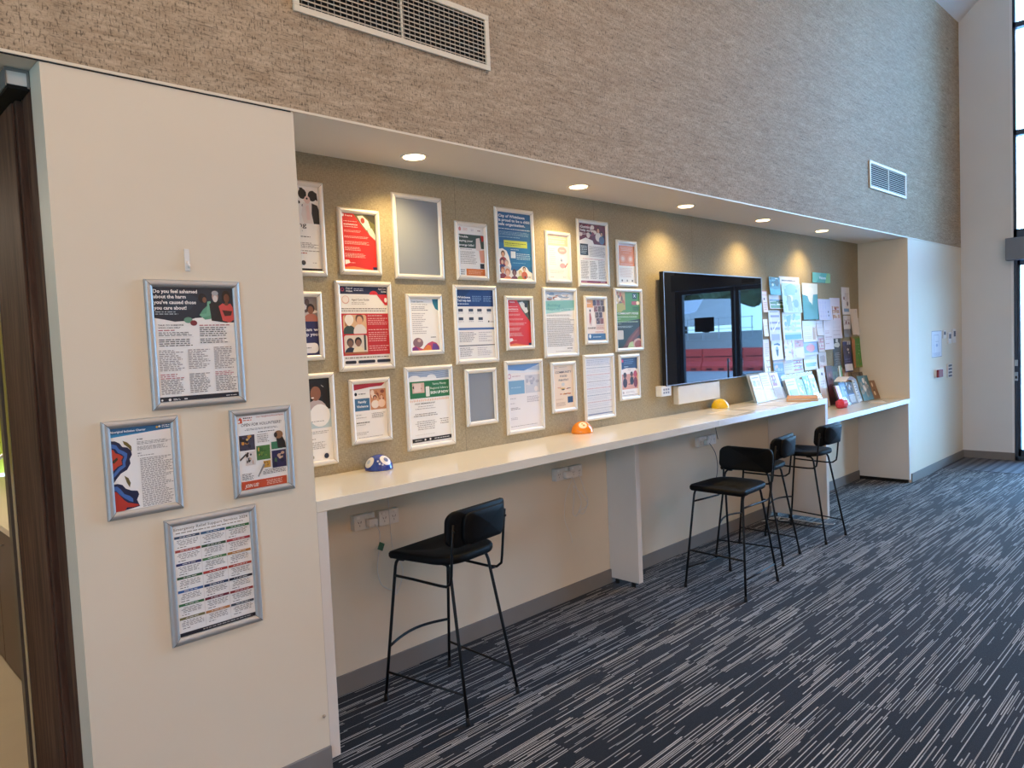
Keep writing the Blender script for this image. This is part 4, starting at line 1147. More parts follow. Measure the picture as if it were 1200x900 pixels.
wv += [T('FREE MEMBERSHIP', .38, .452, .018, '#6a6460', .48, align='c', bold=.3), L(.17, .475, .6, .49, 1, '#8a847e', center=True), L(.1, .505, .66, .52, 1, '#8a847e', center=True), L(.1, .57, .66, .62, 2, '#8a847e', center=True), L(.12, .67, .64, .80, 5, '#8a847e', center=True, fill=.3), L(.7, .66, .95, .75, 3, '#8a847e', center=True, fill=.3), L(.12, .85, .6, .865, 1, '#d0cac2'),
    ('rect', .04, .905, .98, .955, '#1a1a1c'), ('el', .34, .93, .02, None, '#e8e4e0'), ('el', .46, .93, .02, None, '#e8e4e0'), L(.1, .92, .26, .94, 1, '#e8e4e0', ragged=.1), L(.56, .92, .95, .94, 1, '#e8e4e0', ragged=.1)]
framed(2.210, 1.517, A3, 'large framed library membership poster with a green SIGN UP NOW panel, bottom row', wv, seed=23)
framed(2.611, 1.484, A4, 'small empty silver frame showing its grey backing, in the bottom row', None, bare=True)
framed(2.910, 1.515, A3, 'large framed pale sheet with light blue box and faded photo, bottom row', ['#e9e6e8',
    ('rect', 0, 0, 1, .14, '#6f98cc'), ('pg', [(0, .08), (.5, .11), (1, .02), (1, .14), (0, .14)], '#dfe6ee'), ('pg', [(.6, .1), (.8, .05), (1, .04), (1, .12)], '#b4c8e0'), ('el', .06, .18, .05, .04, '#cda0b4'), ('el', .06, .18, .03, .024, '#e9e6e8'), L(.14, .17, .44, .20, 1, '#c4a8b4'), ('rect', .02, .25, .50, .455, '#7aa8cc'), L(.1, .34, .4, .37, 1, '#a8c8e0'),
    ('photo', .52, .18, 1, .455, ['#c9ccd6', '#b0b4c4', '#dcd8dc', '#98a0b8', '#e6dedc'], 12), L(.06, .51, .28, .525, 1, '#77747c'), L(.06, .58, .2, .6, 1, '#a8a4a8'), L(.56, .5, .96, .60, 4, '#a8a4ac', ragged=.2), L(.06, .65, .34, .69, 2, '#77747c'), L(.06, .80, .3, .84, 2, '#b0acb4'), L(.05, .93, .95, .945, 1, '#8a868c')], seed=24)
pn = ['#efd9c0', L(.06, .05, .2, .065, 1, '#4a4444'), L(.3, .03, .7, .06, 1, '#b4a090'), T('COMMUNITY', .5, .185, .048, '#3a4258', .78, align='c', bold=.8), T('FOOD', .5, .275, .048, '#3a4258', .34, align='c', bold=.8), T('PANTRY', .5, .365, .048, '#3a4258', .48, align='c', bold=.8), ('el', .46, .44, .08, .04, '#cfd0cc'),
      ('photo', .14, .48, .90, .58, ['#efd9c0', '#3c3c48', '#d9842c', '#c4522c', '#e0b45c', '#efd9c0'], 12), ('photo', .14, .61, .90, .70, ['#efd9c0', '#c4642c', '#e09a3c', '#8c4a30', '#efd9c0'], 10), ('rect', .66, .73, .92, .87, '#33527c'), L(.1, .76, .5, .79, 2, '#c09a78'), L(.1, .84, .56, .93, 4, '#b89a80')]
framed(3.297, 1.488, A4, 'small framed Community Food Pantry poster with peach ground, bottom row', pn, seed=25)
ls = ['#e4e6ea', L(.04, .03, .96, .14, 4, '#b4b8c4', ragged=.1)]
for i_ in range(7):
    v_ = .16 + i_ * .115
    ls += [L(.04, v_, .96, v_ + .025, 1, ['#a4b0c0', '#d0b0b4', '#b0b0b8', '#d0a8ac', '#a4aebf', '#c8b0b4', '#b8bcc4'][i_], ragged=.05, fill=.6), L(.04, v_ + .035, .96, v_ + .10, 3, '#c4c8d2', ragged=.2), T('', 0, 0, .01, '#ffffff')]
ls += [('rect', .04, .945, .96, .962, '#7484a8')]
framed(3.603, 1.520, A3, 'large framed sheet of pale blue print in bands, bottom row', ls, seed=26)
framed(3.973, 1.506, A4, 'small framed poster with navy top and people on pink, end of the bottom row', ['#f0ece8',
    ('rect', 0, 0, 1, .30, '#1e3f6c'), ('rect', .02, .05, .16, .12, '#d84a78'), L(.2, .05, .85, .18, 3, '#6c8cb8'), L(.2, .22, .5, .25, 1, '#e0e8f0'), ('pg', [(.08, .30), (.3, .27), (.86, .28), (.94, .34), (.94, .5), (.06, .5)], '#f2e8e2'), L(.4, .31, .6, .33, 1, '#8a7470'),
    ('rect', .02, .42, .98, .80, '#d99a84'), ('photo', .02, .55, .98, .80, ['#d9a08c', '#b87868', '#e8c0b0', '#8c4c4c'], 10), ('clip', .02, .30, .98, .80), ('person', .22, .46, .08, '#4a2f2c', '#201a20', '#3c3040', 1.6), ('person', .62, .44, .07, '#5a3a34', '#1c181c', '#282430', 1.6), ('person', .84, .44, .09, '#c44c60', '#b83c54', '#7a3040', 1.3), ('pg', [(.55, .5), (.72, .52), (.66, .66), (.58, .64)], '#18161c'), ('clip',), ('rect', .02, .81, .98, .97, '#f0ece8'), ('el', .1, .88, .05, .035, '#c4b4ac'), L(.25, .85, .85, .9, 2, '#b4aca8'), ('rect', .04, .945, .96, .955, '#7c8088')], seed=27)

# ------------------------------------------------------------------ wall screen
tv = empty('television', (5.175, .47, 1.667), 0, 'large wall mounted flat screen with a thin silver edge, reflecting the street', 'television')
TWd, THt = 1.455, .812
mb(mat('tv_body', '#15161a', .4, noise=.05)).box(-TWd / 2, -.038, -THt / 2, TWd / 2, -.004, THt / 2, .003).build('body', tv)
f = mb(mat('tv_bezel', '#83868c', .45, .6, noise=.03))
e = .007
f.box(-TWd / 2, -.0405, -THt / 2, TWd / 2, -.0385, -THt / 2 + e).box(-TWd / 2, -.0405, THt / 2 - e, TWd / 2, -.0385, THt / 2)
f.box(-TWd / 2, -.0405, -THt / 2 + e, -TWd / 2 + e, -.0385, THt / 2 - e).box(TWd / 2 - e, -.0405, -THt / 2 + e, TWd / 2, -.0385, THt / 2 - e)
f.build('bezel', tv)
sm_ = mat('tv_screen', '#15181e', .015, .0, coat=0, noise=.01)
pb = sm_.node_tree.nodes['Principled BSDF']
pb.inputs['IOR'].default_value = 1.5
pb.inputs['Specular IOR Level'].default_value = .18
mb(sm_).box(-TWd / 2 + e, -.0395, -THt / 2 + e, TWd / 2 - e, -.0386, THt / 2 - e).build('screen', tv)
mb(M['black']).box(-.3, -.0035, -.2, .3, .0192, .2).build('wall_bracket', tv)
cp = empty('wall_control_box', (4.455, D - .0005, 1.228), 0, 'small white control box on the wall under the left corner of the screen', 'control box')
mb(M['plast']).box(-.062, -.05, -.037, .062, 0, .037, .004).build('body', cp)
s = mb(mat('button_grey', '#8a8f98', .5, noise=.03))
for i in range(3):
    for j in range(2):
        s.box(-.04 + i * .028, -.0512, -.018 + j * .022, -.022 + i * .028, -.0502, -.004 + j * .022)
s.build('buttons', cp)
cb = mb(M['trimw']).box(4.615, D - .045, 1.115, 5.20, D - .0005, 1.250, .004).build('cover_box')
tag(cb, 'long cream cover box fixed to the wall just below the screen', 'cover box')

# ------------------------------------------------------------------ half-ball domes on the counter
def dome(x, y, color, dname, label, patches):
    o = empty('half_ball', (x, y, HC), 0, label, 'dome', 'half-ball domes on the counter')
    R = .068
    prof = [(R * math.cos(math.radians(a)), R * math.sin(math.radians(a)) + .004) for a in range(0, 90, 6)] + [(.001, R + .004)]
    mb(mat('dome_' + dname, color, .12, coat=.6, noise=.02)).lathe([(R * .97, 0.0002), (R, .004)] + prof[1:], (0, 0, 0), 40).build('shell', o)
    for (az, el_, ra, col) in patches:
        a, e_ = math.radians(az), math.radians(el_)
        d = Vector((math.cos(e_) * math.sin(a), -math.cos(e_) * math.cos(a), math.sin(e_)))
        t1 = d.cross(Vector((0, 0, 1))).normalized(); t2 = t1.cross(d)
        b = mb(ink(col))
        b.smooth = True
        ctr = len(b.v); rr = R * 1.004 + (.0006 if ra < 17 else 0)
        b.v.append(tuple(d * rr + Vector((0, 0, .004))))
        n = 28
        for ring in (1, 2, 3):
            for k in range(n):
                an = math.radians(ra * ring / 3)
                v = d * math.cos(an) + (t1 * math.cos(2 * PI * k / n) + t2 * math.sin(2 * PI * k / n)) * math.sin(an)
                b.v.append(tuple(v * rr + Vector((0, 0, .004))))
        for k in range(n):
            j = (k + 1) % n
            b.face([ctr, ctr + 1 + j, ctr + 1 + k])
            for q in (0, 1):
                b.face([ctr + 1 + q * n + k, ctr + 1 + q * n + j, ctr + 1 + (q + 1) * n + j, ctr + 1 + (q + 1) * n + k])
        b.build('painted_spot', o)
    return o
dome(1.985, .415, '#1c3f9c', 'blue', 'glossy dark blue half-ball dome with white discs on the long counter', [(-88, 34, 24, '#e9e6e2'), (8, 42, 24, '#e9e6e2'), (8, 42, 10, '#5a6a9c'), (-88, 34, 9, '#b9c4d8'), (-38, 38, 4, '#c9d4e8'), (-30, 26, 4, '#c9d4e8'), (-18, 22, 4, '#c9d4e8')])
dome(3.478, .41, '#ee8a1c', 'orange', 'bright orange half-ball dome with a pale numbered disc on the long counter', [(-42, 48, 22, '#f4e2c0'), (-36, 44, 6, '#c49a5a'), (-48, 54, 5, '#c49a5a')])
dome(5.135, .41, '#e6bc1e', 'yellow', 'yellow half-ball dome on the long counter below the screen', [(20, 46, 22, '#d9b868'), (14, 46, 6, '#8a6a6c')])

# ------------------------------------------------------------------ power outlets and cables
def outlet(x, z, label, plug=False, w_=.116, h_=.074, y=.504):
    o = empty('power_outlet', (x, y - .0004, z), 0, label, 'power outlet', 'power outlets under the counter')
    mb(M['plast']).box(-w_ / 2, -.034, -h_ / 2, w_ / 2, 0, h_ / 2, .003).build('mounting_box', o)
    s = mb(M['slot'])
    for cx in (-.028, .028):
        for a, tx in ((.5, -.007), (-.5, .007)):
            s.prism([(cx + tx - .0012 - a * .004, -.0344, .006), (cx + tx + .0012 - a * .004, -.0344, .006), (cx + tx + .0012 + a * .004, -.0344, -.004), (cx + tx - .0012 + a * .004, -.0344, -.004)], (0, -.0004, 0))
        s.box(cx - .001, -.0348, -.020, cx + .001, -.0343, -.011)
    s.build('sockets', o)
    r = mb(mat('rocker_white', '#f2f0ea', .3, noise=.02))
    for cx in (-.035, .035):
        r.box(cx - .008, -.0375, .018, cx + .008, -.0342, .030, .001)
    r.build('switches', o)
    if plug:
        b = mb(M['plast'])
        b.box(.002, -.070, -.026, .052, -.0382, .014, .006)
        b.build('plug', o)
    return o
outlet(1.925, .797, 'white double outlet with a plug in it, leftmost under the long counter', True)
outlet(2.066, .792, 'empty white double outlet, second from the left under the long counter')
outlet(3.345, .803, 'white double outlet with a plug in it, left of the middle support panel', True)
outlet(3.478, .800, 'white double outlet hidden partly by looped cables, nearest the middle support panel')
outlet(4.968, .800, 'white double outlet with a plug in it, in the bay right of the middle panel', True)
outlet(5.108, .798, 'white double outlet in the right bay from which a dark cable hangs')
outlet(7.56, .70, 'white double outlet behind the low counter bay')
def cable(pts, r, m, label, parent=None):
    # smooth curve through the points
    P = [Vector(p) for p in pts]
    out = []
    for i in range(len(P) - 1):
        p0, p1, p2, p3 = P[max(0, i - 1)], P[i], P[i + 1], P[min(len(P) - 1, i + 2)]
        for k_ in range(6):
            t = k_ / 6
            out.append(.5 * ((2 * p1) + (-p0 + p2) * t + (2 * p0 - 5 * p1 + 4 * p2 - p3) * t * t + (-p0 + 3 * p1 - 3 * p2 + p3) * t ** 3))
    out.append(P[-1])
    o = mb(m).tube(out, r, 7).build('cable', parent)
    if label: tag(o, label, 'cable')
    return o
c1 = empty('charging_cable', (0, 0, 0), 0, 'white charging cable drooping from the leftmost outlet with a small green tag', 'cable')
c_ = cable([(1.955, .43, .785), (1.985, .44, .74), (1.99, .455, .66), (1.975, .46, .56), (1.99, .455, .48), (2.03, .45, .445), (2.05, .45, .44)], .0022, M['cable'], None, c1)
mb(mat('tag_green', '#2f5a34', .6, noise=.05)).box(-.018, -.001, -.018, .018, .001, .018).build('tag', c1)
c1.children[-1].location = (1.995, .448, .665); c1.children[-1].rotation_euler = (0, .5, .2)
mb(M['plast']).box(2.052, .444, .415, 2.068, .455, .475, .003).build('connector', c1)
cable([(2.06, .45, 1.0), (2.06, .462, .88), (2.068, .468, .75), (2.075, .468, .64), (2.10, .462, .58), (2.13, .47, .50), (2.09, .475, .40), (2.06, .462, .445)], .0018, M['cable'], 'thin white cable dropping from the counter past the second outlet')
for q, (dx, lab) in enumerate(((-.01, 'white looped cable hanging between the two middle outlets and panel'), (.055, 'second white cable looped beside the first, left of the middle panel'))):
    cable([(3.40 + dx, .432, .785), (3.43 + dx, .44, .75), (3.47 + dx, .45, .68), (3.50 + dx, .45, .60), (3.46 + dx, .455, .53), (3.43 + dx, .46, .55), (3.45 + dx * 2, .455, .64 - dx), (3.435, .46, .72)], .0022, M['cable'], lab)
cable([(3.41, .45, .76), (3.37, .47, .66), (3.36, .478, .52), (3.40, .47, .42), (3.42, .475, .36)], .0016, M['cable'], 'long thin white cable end trailing lowest, left of the middle panel')
cable([(5.00, .432, .785), (5.06, .44, .74), (5.12, .45, .68), (5.15, .455, .58), (5.13, .46, .47), (5.135, .46, .42)], .0024, M['cabled'], 'dark cable hanging from the plug in the right bay')
cable([(5.13, .44, .998), (5.135, .455, .90), (5.14, .44, .80)], .0022, M['cabled'], 'short dark cable from the counter down to the right bay outlet')
cable([(6.55, .47, .82), (6.62, .46, .70), (6.70, .46, .60), (6.68, .47, .52)], .0018, M['cabled'], 'thin dark cable end hanging below the low counter')
cable([(5.86, .46, .006), (5.93, .42, .008), (5.99, .45, .006), (6.03, .38, .02), (5.97, .36, .008), (6.02, .30, .006), (6.075, .33, .006)], .004, M['cable'], 'loose white cable heaped on the carpet beside the far support panel')
cable([(5.90, .43, .012), (5.97, .40, .014), (6.05, .43, .008), (6.07, .22, .005), (6.06, .06, .005), (6.08, -.04, .005), (6.13, -.05, .005)], .003, M['cable'], 'white cable running along the carpet at the foot of the far support panel')

# small fittings on the near white wall
hk = empty('adhesive_hook', (.989, -.0003, 1.938), 0, 'small white adhesive hook above the topmost frame on the near wall', 'hook')
mb(M['plast']).box(-.0085, -.004, -.037, .0085, 0, .037, .002).build('plate', hk)
b = mb(M['plast'])
b.tube([(0, -.004, -.005), (0, -.010, -.018), (0, -.016, -.026), (0, -.019, -.018)], .0035, 8)
b.build('hook_arm', hk)
cp_ = mb(mat('beige_cap', '#b9a48c', .5, noise=.05)).lathe([(.007, 0), (.007, -.0035), (.0001, -.005)], (1.392, -.0003, .215), 18, 'y').build('screw_cap')
tag(cp_, 'small round beige screw cap low on the near white wall', 'screw cap')

# ------------------------------------------------------------------ fittings on the far white wall
def wsheet(name, x0, z1, x1, z0, base, draw, label, cat, y=-.0004, parent=None, seed=1):
    s_ = Sheet(x1 - x0, z1 - z0, base, .0006, seed=seed)
    for fn, *a in draw:
        if a and isinstance(a[-1], dict): getattr(s_, fn)(*a[:-1], **a[-1])
        else: getattr(s_, fn)(*a)
    o = s_.build(name, parent)
    o.location = ((x0 + x1) / 2, y - .0006, (z0 + z1) / 2)
    if label: tag(o, label, cat)
    return o
wsheet('floor_plan', 8.93, 1.545, 9.29, 1.255, '#dfe2e8', [('rect', 0, 0, 1, .02, '#8a93a4'), ('rect', 0, 0, .02, 1, '#8a93a4'), ('rect', .98, 0, 1, 1, '#8a93a4'), ('rect', 0, .98, 1, 1, '#8a93a4'), ('rect', .2, .15, .22, .8, '#9aa4b8'), ('rect', .2, .15, .7, .165, '#9aa4b8'), ('rect', .7, .15, .72, .6, '#9aa4b8'), ('rect', .35, .4, .7, .415, '#9aa4b8'), ('el', .5, .55, .1, .06, '#a4b4d0'), L(.1, .82, .9, .95, 4, '#9aa4b8')], 'pale plan diagram sheet on the far white wall', 'plan')
fa = empty('alarm_call_point', (9.14, -.0004, 1.075), 0, 'dark red square call point on the far white wall', 'call point')
mb(M['plast']).box(-.13, -.02, -.045, .13, 0, .045, .003).build('plate', fa)
mb(mat('alarm_red', '#8a2026', .4, noise=.04)).box(-.12, -.045, -.042, .03, -.0205, .042, .003).build('red_box', fa)
def switch(x, z, w_, h_, kind, label, gr=None):
    o = empty('wall_switch', (x, -.0004, z), 0, label, 'switch', gr)
    mb(M['plast']).box(-w_ / 2, -.014, -h_ / 2, w_ / 2, 0, h_ / 2, .003).build('plate', o)
    s = mb(mat('switch_dark', '#59616c', .5, noise=.05))
    if kind == 4:
        for k_ in range(4):
            zz = -h_ / 2 + (k_ + .5) * h_ / 4
            s.box(-w_ * .36, -.017, zz - h_ * .075, w_ * .36, -.0145, zz + h_ * .075, .001)
    else:
        s.box(-w_ * .3, -.017, -h_ * .05, w_ * .3, -.0145, h_ * .35, .001)
    s.build('buttons', o)
    return o
switch(9.55, 1.08, .17, .155, 4, 'white plate with four dark rocker switches on the far white wall')
switch(9.36, 1.50, .10, .09, 1, 'small white and dark control plate, leftmost of those above the switches')
switch(9.56, 1.455, .12, .13, 1, 'white wall controller with a dark window, middle of those above the switches')
switch(9.74, 1.475, .12, .16, 1, 'tallest white wall controller, nearest the room corner')

# ------------------------------------------------------------------ leaflets pinned right of the screen
PH = {'sea': ['#3c7f8c', '#204a58', '#c9d8d4', '#1a2c30', '#7ab0b8'], 'land': ['#4c7a3a', '#c9d4c0', '#2c4a2c', '#a8b890', '#e0e4dc'], 'ice': ['#a8d0e0', '#dfeef4', '#7fb4cc', '#b8c8c0', '#f0f6f8'],
      'pink': ['#c98c9c', '#d8d0dc', '#8c98b4', '#b06470', '#e8dcdc'], 'dark': ['#1c1a20', '#3c3038', '#8c6050', '#26242c'], 'face': ['#c99c84', '#e8d4c8', '#6a4a44', '#b0544c'], 'grn': ['#4a7a34', '#c98c3c', '#2f5a2c', '#8ca04c', '#b06430']}
NP = [0]
def bent(amount, tilt=0.0, curl=0.0):
    def f_(p, s_):
        t = (s_.H / 2 - p.z) / s_.H
        u_ = p.x / s_.W
        y = p.y - amount * t * t - curl * (4 * u_ * u_) * (.3 + .7 * t)
        return Vector((p.x, y, p.z))
    return f_
def leaf(x0, z1, x1, z0, base, draw, label, name='leaflet', cat='leaflet', amount=.012, curl=0.0, roll=0.0, lay=None):
    NP[0] += 1
    s_ = Sheet(x1 - x0, z1 - z0, base, .0005, bend=bent(amount, 0, curl), seed=40 + NP[0], sub=5)
    for fn, *a in draw:
        if a and isinstance(a[-1], dict): getattr(s_, fn)(*a[:-1], **a[-1])
        else: getattr(s_, fn)(*a)
    o = s_.build(name)
    o.location = ((x0 + x1) / 2, D - .0012 - ((NP[0] % 6) if lay is None else lay) * .0022, (z0 + z1) / 2)
    o.rotation_euler = (0, roll, 0)
    tag(o, label, cat, 'leaflets pinned to the board right of the screen')
    return o
W_ = '#e9e6ea'
leaf(6.02, 1.967, 6.105, 1.785, '#ead8d6', [('rect', 0, 0, 1, .2, '#e0907c'), ('el', .4, .35, .15, .08, '#5a3a44'), L(.2, .5, .9, .9, 5, '#c98c94')], 'narrow pale leaflet with a salmon top, against the upper right edge of the screen')
leaf(6.02, 1.726, 6.10, 1.578, '#e2dcdc', [L(.2, .1, .9, .9, 7, '#b8a8b0')], 'narrow blank-looking slip against the middle of the screen edge')
leaf(6.01, 1.551, 6.115, 1.25, '#e4e0e2', [('photo', .3, .6, 1, .95, ['#c9a080', '#8c98a4', '#e0d4cc'], 6), L(.2, .1, .9, .5, 7, '#b8b0b8')], 'tall narrow pale leaflet against the lower right edge of the screen')
leaf(6.35, 2.104, 6.755, 1.97, '#ece8e6', [L(.12, .16, .8, .36, 1, '#4a4a54', ragged=0, fill=.5)], 'large white sheet with one dark heading line, above the crumpled blue poster', amount=.0, lay=0)
leaf(6.135, 2.091, 6.342, 1.935, '#2a6a80', [('photo', 0, 0, 1, .6, PH['sea'], 10), ('el', .7, .3, .2, .2, '#1c2a30'), ('pg', [(0, .6), (.5, .7), (1, .62), (1, 1), (0, 1)], '#2f8fa8')], 'teal leaflet with a dark sea photo, top left of the pinned board')
leaf(6.147, 1.94, 6.425, 1.815, W_, [L(.08, .08, .7, .22, 1, '#6a7a8c', ragged=0), ('photo', .05, .34, 1, .96, PH['land'], 10), ('rect', .05, .34, .9, .42, '#7f98c4')], 'white leaflet with a green landscape photo, under the teal sea leaflet')
leaf(6.37, 2.045, 6.75, 1.78, '#b9dce8', [('photo', .02, .05, .98, .97, PH['ice'], 16), ('pg', [(.2, .1), (.5, 0), (.8, .1), (.7, .4), (.3, .4)], '#8fc8e4'), ('pg', [(.25, .4), (.5, .45), (.55, .95), (.3, .95)], '#8fa89c')], 'crumpled glossy pale blue poster, upper middle of the pinned board', curl=.012, lay=3)
leaf(6.383, 1.787, 6.77, 1.53, '#dfe6ea', [('photo', .1, .05, .95, .8, PH['ice'], 14), ('rr', .08, .80, .95, .97, '#4f9cc0', .006), ('pg', [(.2, .15), (.45, .1), (.4, .5), (.25, .5)], '#7fb4d4')], 'glossy white and pale blue leaflet with a blue bar, below the crumpled poster')
leaf(6.80, 2.056, 7.14, 1.714, '#d9e0d4', [('pg', [(0, .30), (.35, .28), (.5, .5), (.62, .6), (.7, .3), (1, .28), (1, 1), (0, 1)], '#2a8490'), ('el', .45, .25, .3, .18, '#e4e6dc'), ('pg', [(.3, .3), (.65, .3), (.5, .62)], '#e4e6dc'), L(.3, .64, .7, .68, 1, '#eef4f2', ragged=0), L(.25, .72, .75, .76, 1, '#eef4f2', ragged=0), L(.22, .80, .8, .84, 1, '#eef4f2', ragged=0), L(.35, .88, .7, .92, 1, '#eef4f2', ragged=0)], 'tall teal and cream poster with short white lines, centre of the pinned board')
gs = leaf(7.03, 2.163, 7.445, 2.068, '#2f9a86', [('pg', [(0, 0), (.5, 0), (.2, 1), (0, 1)], '#5cb49c'), ('pg', [(.8, 0), (1, 0), (1, 1), (.7, 1)], '#7cba6a'), T('Welcome', .55, .62, .28, '#e8f4ee', .38, align='c')], 'green and teal header sign at the very top of the pinned board', 'sign', 'sign', 0.0)
leaf(7.13, 1.911, 7.42, 1.705, '#c3c6e6', [('rect', .1, .05, .7, .9, '#b4b8e2'), ('rect', .62, .55, .9, .95, '#3a5a9c'), ('rect', .72, .6, .86, .8, '#1c2440')], 'lilac sheet with a navy patch, right of the teal poster', curl=.006)
leaf(7.433, 1.926, 7.685, 1.70, '#ddd0dc', [L(.1, .06, .9, .2, 2, '#a890a8'), ('photo', .25, .38, .9, .95, PH['face'], 10), ('rect', .22, .36, .26, .96, '#5a3038')], 'pinkish sheet with a dark framed photo of a face, right of the lilac sheet')
leaf(7.728, 2.038, 7.937, 1.758, '#e9e4e2', [L(.2, .06, .7, .1, 1, '#6a6470', ragged=0), ('el', .3, .4, .08, .09, '#8a5a5c'), ('el', .7, .6, .08, .09, '#4a3a4c'), ('rect', .2, .78, .85, .9, '#7fa0c0'), L(.4, .2, .9, .5, 5, '#b8b0b4')], 'tall white flyer, rightmost of the top row of the pinned board')
leaf(7.104, 1.75, 7.252, 1.558, '#dfdde6', [L(.1, .2, .9, .8, 5, '#c4c0cc')], 'plain pale sheet tucked behind the long white list')
leaf(7.464, 1.706, 7.703, 1.52, '#dad4e0', [L(.1, .1, .9, .85, 7, '#b0a8b8')], 'pale lilac sheet of print, below the sheet with the framed face')
leaf(7.26, 1.703, 7.48, 1.416, '#e6dfea', [L(.2, .08, .8, .16, 1, '#8a7c94', ragged=0), L(.15, .25, .85, .9, 9, '#c09cb0', ragged=.5)], 'long white list sheet hanging lowest of the lilac cluster')
leaf(7.744, 1.747, 7.93, 1.524, '#d9d2d0', [('photo', .1, .1, .9, .5, ['#c4b4b8', '#8a5a64', '#e8e0e0'], 8), ('rect', 0, .62, 1, 1, '#7c7c84')], 'grey bottomed leaflet behind the curved white leaflet')
leaf(7.935, 1.817, 8.13, 1.546, '#e6ddd6', [('rect', .1, .03, .9, .14, '#d0ccd0'), L(.2, .2, .8, .5, 4, '#bcb0ac'), ('el', .3, .5, .08, .05, '#a85a5c')], 'curved white leaflet bulging near the right end of the board', curl=.02)
leaf(8.11, 1.718, 8.18, 1.535, '#cfc4be', [('photo', .1, .1, .9, .9, ['#cfc4be', '#8c6a60', '#a8a09c'], 6)], 'narrow beige leaflet in the far corner of the niche')
leaf(6.123, 1.802, 6.343, 1.534, '#d4d6e6', [('rect', .1, .12, .92, .72, '#8f96c4'), ('pg', [(.28, .68), (.9, .3), (.92, .34), (.34, .72)], '#eceef6'), ('pg', [(.1, .15), (.14, .14), (.36, .70), (.30, .7)], '#eceef6'), ('rect', .15, .78, .85, .98, '#9aa0c4'), L(.1, .02, .8, .08, 1, '#4a5a6c', ragged=0)], 'periwinkle leaflet with crossing white lines, left side of the board')
leaf(6.157, 1.535, 6.368, 1.366, '#e8e8ea', [('el', .5, .35, .34, .26, '#3c6c9c', 20, 0, 180), ('el', .5, .36, .22, .16, '#e8e8ea', 20, 0, 180), ('pg', [(.36, .45), (.64, .45), (.58, .75), (.5, .85), (.42, .75)], '#26385c'), ('el', .5, .42, .12, .12, '#6a88a8')], 'white leaflet with a blue domed emblem, left side of the board')
leaf(6.181, 1.374, 6.371, 1.235, '#8ca0b4', [('rect', 0, 0, 1, .3, '#c9a08c'), ('photo', 0, .3, 1, 1, ['#5a84a8', '#8ca8b8', '#c4a488'], 7)], 'small seaside photo leaflet, lower left above the brochure stand')
leaf(6.387, 1.537, 6.782, 1.354, '#d6cfdc', [('photo', 0, .02, .6, .95, PH['pink'], 14), ('photo', .55, .05, 1, .4, PH['pink'], 6), ('pg', [(.55, .5), (1, .4), (1, 1), (.6, .9)], '#efe6e6')], 'pink and grey photo leaflet under the pale blue ones', curl=.006)
leaf(6.395, 1.372, 6.793, 1.229, '#e6dfe2', [('photo', .5, .2, .95, .9, ['#c95a64', '#8c94c4', '#e0b0a8', '#b0485c'], 9), L(.06, .1, .45, .8, 5, '#c8b8c0')], 'white leaflet with a crimson and blue photo, lowest in the middle')
leaf(6.80, 1.704, 7.11, 1.504, '#e4e2e8', [L(.08, .05, .9, .11, 1, '#a8a4b0', ragged=.1), L(.08, .2, .6, .9, 7, '#b4b0bc'), ('pg', [(.72, .3), (.9, .35), (.86, .9), (.68, .9)], '#c4a494')], 'pale sheet of print directly under the teal poster')
leaf(6.79, 1.513, 7.124, 1.38, '#7c9ad0', [('rect', 0, 0, 1, .2, '#dd7c8c'), ('el', .5, .5, .28, .30, '#dd7484'), L(.3, .3, .7, .7, 3, '#f0dce0', center=True), ('rect', 0, .85, 1, 1, '#c9d0e4')], 'blue leaflet with a rose disc, lower centre of the board')
leaf(6.802, 1.398, 7.097, 1.238, '#e4e6ec', [('rr', .1, .55, .9, .8, '#6fa4d4', .006), L(.1, .1, .9, .4, 3, '#b4b8c4')], 'white leaflet with a sky blue bar, lowest under the rose disc')
leaf(7.121, 1.553, 7.264, 1.40, '#cfc4c4', [('photo', .1, .1, .9, .9, PH['pink'], 7)], 'small dull pink leaflet left of the emblem card')
leaf(7.125, 1.396, 7.30, 1.165, '#d8d0d0', [('el', .5, .28, .36, .2, '#a8a0a4'), ('el', .5, .28, .2, .11, '#d8c8c4'), ('rect', .05, .55, .95, .95, '#dcb4ac')], 'pale leaflet with a grey ring over a pink block, lower centre right', amount=.02)
leaf(7.497, 1.522, 7.696, 1.18, '#2a2c30', [('el', .5, .2, .36, .13, '#d8d4cc'), ('el', .5, .2, .2, .07, '#2a2c30'), ('rect', .35, .02, .65, .12, '#e0dcd4'), L(.15, .42, .85, .8, 8, '#8c8c90', center=True), ('rect', 0, .88, 1, 1, '#c4c0be')], 'black card with a pale round emblem on the board')
leaf(7.723, 1.486, 7.927, 1.165, '#26306a', [('rect', 0, 0, 1, .12, '#c4c8d4'), ('photo', .15, .15, .95, .5, ['#1c1c28', '#c0bcc4', '#4a4a5c', '#8a7c80'], 9), ('rect', 0, .74, 1, .96, '#e4e4ea'), L(.1, .55, .9, .7, 2, '#6a78b0')], 'navy leaflet with small photos and a white foot on the board', curl=.02)
leaf(7.944, 1.524, 8.175, 1.198, '#7f8a3c', [('pg', [(0, 0), (.5, .1), (.45, 1), (0, 1)], '#b86a34'), ('photo', .05, .2, .45, .9, PH['grn'], 8), ('rect', .5, .05, 1, .95, '#4a8a3c'), L(.55, .2, .95, .8, 6, '#bcd49c', center=True)], 'orange and green leaflet at the right end of the board', curl=.02)

